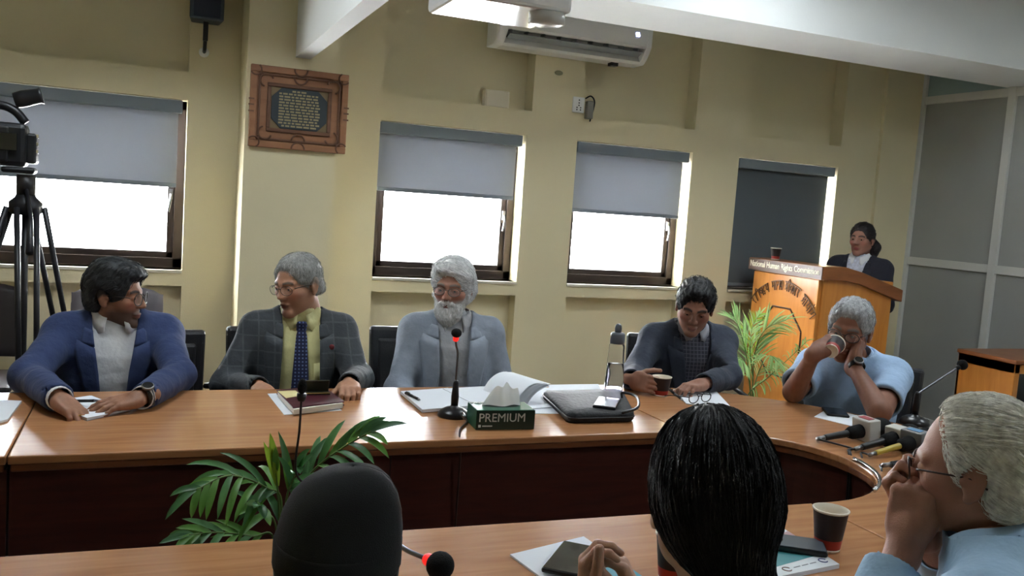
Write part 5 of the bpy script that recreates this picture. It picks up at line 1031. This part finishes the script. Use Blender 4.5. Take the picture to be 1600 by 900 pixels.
for k, a in enumerate((.9, 3.0, 4.9)):
    d = np.array([math.cos(a), math.sin(a), 0]); sd = np.array([-d[1], d[0], 0]); foot = np.array([TX, TY, 0])+d*.42; top = TB+d*.06; lg = MB()
    for s in (-1, 1): lg.tube([top+sd*s*.035, top*.45+foot*.55+sd*s*.03], .011, 8)
    o = lg.obj('leg', M_tp, t, True); mid = top*.45+foot*.55
    MB().tube([mid+np.array([0, 0, .04]), foot+np.array([0, 0, .01])], .012, 8).obj('lower_section', M_steel, o, True); MB().obox(mid, d, sd, (0, 0, 1), .02, .045, .025).obj('clamp', M_tp, o, bevel=.005); MB().lathe([(.02, 0), (.016, .02)], foot, (0, 0, 1), 12).obj('rubber_foot', M_black, o, True)
    MB().tube([np.array([TX, TY, .55]), mid*.8+foot*.2], .008, 6).obj('spreader_arm', M_tp, o)
MB().tube([TB-np.array([0, 0, .02]), np.array([TX, TY, .5])], .013, 8).obj('centre_column', M_tp, t, True)
MB().tube([TB+np.array([0, .0, .09]), TB+np.array([.04, -.18, -.04]), TB+np.array([.05, -.3, -.16])], [.008, .008, .014], 8).obj('pan_handle', M_tp, t, True)
cb = TB+np.array([-.075, 0, .135]); t = thing('video_camera', cb, 'black video camera on the tripod at the left window', 'video camera'); M_vc = mat('camera_black', (26, 28, 32), .35); X = np.array([1, 0, 0.]); Yv = np.array([0, 1, 0.])
def vb(name, c, h, m=M_vc, bv=.01): return MB().obox(cb+np.array(c), X, Yv, (0, 0, 1), *h).obj(name, m, t, bevel=bv)
vb('mount_plate', (.05, 0, .012), (.06, .05, .012)); vb('body', (-.09, .0, .11), (.17, .06, .085), bv=.02); vb('side_panel', (-.1, -.065, .11), (.12, .008, .07))
MB().lathe([(.05, 0), (.055, .03), (.05, .09), (.062, .1), (.062, .14)], cb+np.array([-.26, 0, .12]), (-1, 0, 0), 20).obj('lens', M_vc, t, True)
MB().tube(spline([cb+np.array(q) for q in ((-.2, 0, .19), (-.17, 0, .255), (-.03, 0, .262), (.03, 0, .245), (.07, 0, .2))], 18), .018, 10).obj('handle', M_vc, t, True)
MB().lathe([(.03, 0), (.034, .03), (.03, .09), (.036, .1)], cb+np.array([.03, .0, .285]), (.8, 0, .25), 16).obj('viewfinder', M_vc, t, True)
MB().tube([cb+np.array([-.22, -.03, .24]), cb+np.array([-.05, -.03, .25])], .016, 10).obj('shotgun_microphone', M_black, t, True)
vb('battery', (.095, 0, .1), (.02, .045, .06)); vb('screen', (.0, -.075, .12), (.05, .006, .035), M_phone, .003)
for q in (.09, .12, .15): vb('connector', (.112, -.03, q), (.008, .01, .008), M_chrome, .002)
# ================================================================ palms
M_lf = [mat('palm_leaf_%d' % i, c, .45, var=.15, vs_=25, transl=.25) for i, c in enumerate(((58, 104, 56), (74, 122, 66), (92, 140, 58)))]; M_yl = mat('young_palm_leaf', (150, 180, 60), .45, transl=.3); M_st = mat('palm_stem', (92, 116, 58), .5)
def leaflet(frond, base, d, nrm, L, w, droop, m):
    """narrow folded blade with a pointed tip, arching downwards"""
    d = np.array(d, float); d /= np.linalg.norm(d); P = np.array(base, float); V, F = [], []; n = 6; dd = d.copy(); g = np.array([0, 0, -1.])
    for i in range(n+1):
        u = i/n; s = np.cross(dd, nrm); s /= np.linalg.norm(s)+1e-9; nn = np.cross(s, dd); ww = w*math.sin(math.pi*min(1, .12+.88*u))**.7*(1 if u < .98 else .05)
        V += [P-s*ww+nn*ww*.35, P, P+s*ww+nn*ww*.35]; dd = dd+g*droop/n; dd /= np.linalg.norm(dd); P = P+dd*L/n
    for i in range(n): b = 3*i; F += [(b, b+1, b+4, b+3), (b+1, b+2, b+5, b+4)]
    return mesh_obj('leaflet', V, F, m, frond, True)
def frond(plant, pts, n, L, w, droop=.8, ang=.9, seed=0, ms=None, nrm=(0, -.6, .8), r=.004, start=.25):
    c = spline(pts, 40); f = MB().tube(c, np.linspace(r, r*.4, 40), 6).obj('frond', M_st, plant, True); rr = random.Random(seed); nrm = np.array(nrm, float); nrm /= np.linalg.norm(nrm)
    for i in range(n):
        u = start+(1-start)*i/(n-1); k = min(38, int(u*39)); t_ = c[k+1]-c[k]; t_ /= np.linalg.norm(t_); sd = np.cross(t_, nrm); sd /= np.linalg.norm(sd)
        for s in (-1, 1):
            a = ang*(1-.35*u)+rr.uniform(-.12, .12); d = t_*math.cos(a)+sd*s*math.sin(a)+nrm*rr.uniform(-.1, .2); ll = L*(math.sin(math.pi*(.22+.62*u)))*rr.uniform(.85, 1.1); leaflet(f, c[k], d, nrm, ll, w, droop*rr.uniform(.7, 1.3), (ms or M_lf)[rr.randrange(len(ms or M_lf))])
    d = c[-1]-c[-3]; leaflet(f, c[-1], d, nrm, L*.6, w, droop*.6, (ms or M_lf)[0]); return f
def pot(t, x, y, r, h, m):
    b = MB().lathe([(r*.72, 0), (r*.76, .01), (r, h*.92), (r*1.06, h*.93), (r*1.06, h), (r*.94, h), (r*.92, h*.9)], (x, y, 0), (0, 0, 1), 26).obj('pot', m, t, True); MB().lathe([(r*.9, 0), (r*.9, .01)], (x, y, h*.88), (0, 0, 1), 24).obj('soil', mat('soil', (52, 38, 28), .95, bump=.6, bs=80), b)
# palm standing in the well of the ring table
PX = ony(440, 800, 2.02); t = thing('potted_palm', (PX[0], 2.02, 0), 'green potted palm standing inside the ring table', 'potted plant', 'potted palms'); pot(t, PX[0], 2.02, .15, .26, mat('terracotta', (140, 76, 52), .8, var=.1))
def q2(x, y, Y=2.02): return ony(x, y, Y)
b0 = np.array([PX[0], 2.02, .24]); st_ = lambda P: [b0, b0*.5+np.array(P[0])*.5+np.array([0, 0, -.02])]+P
frond(t, st_([q2(452, 790), q2(490, 735), q2(535, 700, 1.98), q2(580, 674, 1.95)]), 9, .145, .009, .9, .85, 1, start=.45)
frond(t, st_([q2(436, 790), q2(418, 763), q2(360, 743, 1.97), q2(305, 766, 1.93)]), 9, .14, .008, 1.3, .95, 2, start=.5)
frond(t, st_([q2(428, 845), q2(395, 838), q2(340, 832, 1.96), q2(295, 836, 1.93)]), 7, .11, .008, .5, .7, 3, start=.55)
frond(t, st_([q2(440, 800), q2(434, 765), q2(430, 735)]), 2, .15, .0085, .1, .25, 4, [M_yl, M_lf[2]], start=.8)
frond(t, st_([q2(446, 795), q2(456, 755), q2(466, 728, 1.98)]), 4, .12, .010, .7, .7, 5, start=.65)
frond(t, st_([q2(440, 850), q2(455, 815), q2(480, 800, 1.98)]), 5, .13, .010, .8, .9, 6, start=.6)
frond(t, st_([q2(432, 830), q2(412, 800), q2(405, 790, 1.98)]), 3, .1, .010, 1.0, .9, 7, start=.7)
# palm beside the lectern
PY = 3.95; PX = ony(1180, 600, PY); t = thing('potted_palm', (PX[0], PY, 0), 'bright green feathery palm in front of the lectern', 'potted plant', 'potted palms'); pot(t, PX[0], PY, .17, .3, mat('terracotta', (140, 76, 52), .8, var=.1))
b0 = np.array([PX[0], PY, .28]); M_l2 = [mat('bright_palm_leaf_%d' % i, c, .45, transl=.3) for i, c in enumerate(((150, 186, 120), (172, 204, 136), (128, 168, 98)))]
def q3(x, y, Y=PY): return ony(x, y, Y)
frond(t, [b0, q3(1176, 600), q3(1180, 550), q3(1196, 515, 3.9), q3(1228, 500, 3.85)], 24, .2, .004, .8, .7, 11, M_l2, start=.4)
frond(t, [b0, q3(1172, 600), q3(1164, 545), q3(1152, 505, 3.95), q3(1142, 494, 4.0)], 20, .17, .004, .3, .65, 12, M_l2, start=.4)
frond(t, [b0, q3(1178, 610), q3(1188, 575), q3(1202, 556, 3.8), q3(1216, 566, 3.7)], 22, .17, .004, 1.1, .8, 13, M_l2, start=.4)
frond(t, [b0, q3(1168, 620), q3(1200, 590, 3.85), q3(1235, 558, 3.8), q3(1260, 534, 3.75)], 20, .08, .004, 1.8, 1.2, 14, M_l2, start=.35)
frond(t, [b0, q3(1172, 610), q3(1166, 575), q3(1156, 560, 3.8), q3(1146, 568, 3.7)], 18, .15, .004, 1.1, .8, 15, M_l2, start=.4)
frond(t, [b0, q3(1176, 600), q3(1172, 545), q3(1176, 510, 4.0), q3(1188, 490, 4.05)], 18, .15, .004, .5, .6, 16, [M_l2[1], M_yl], start=.45)
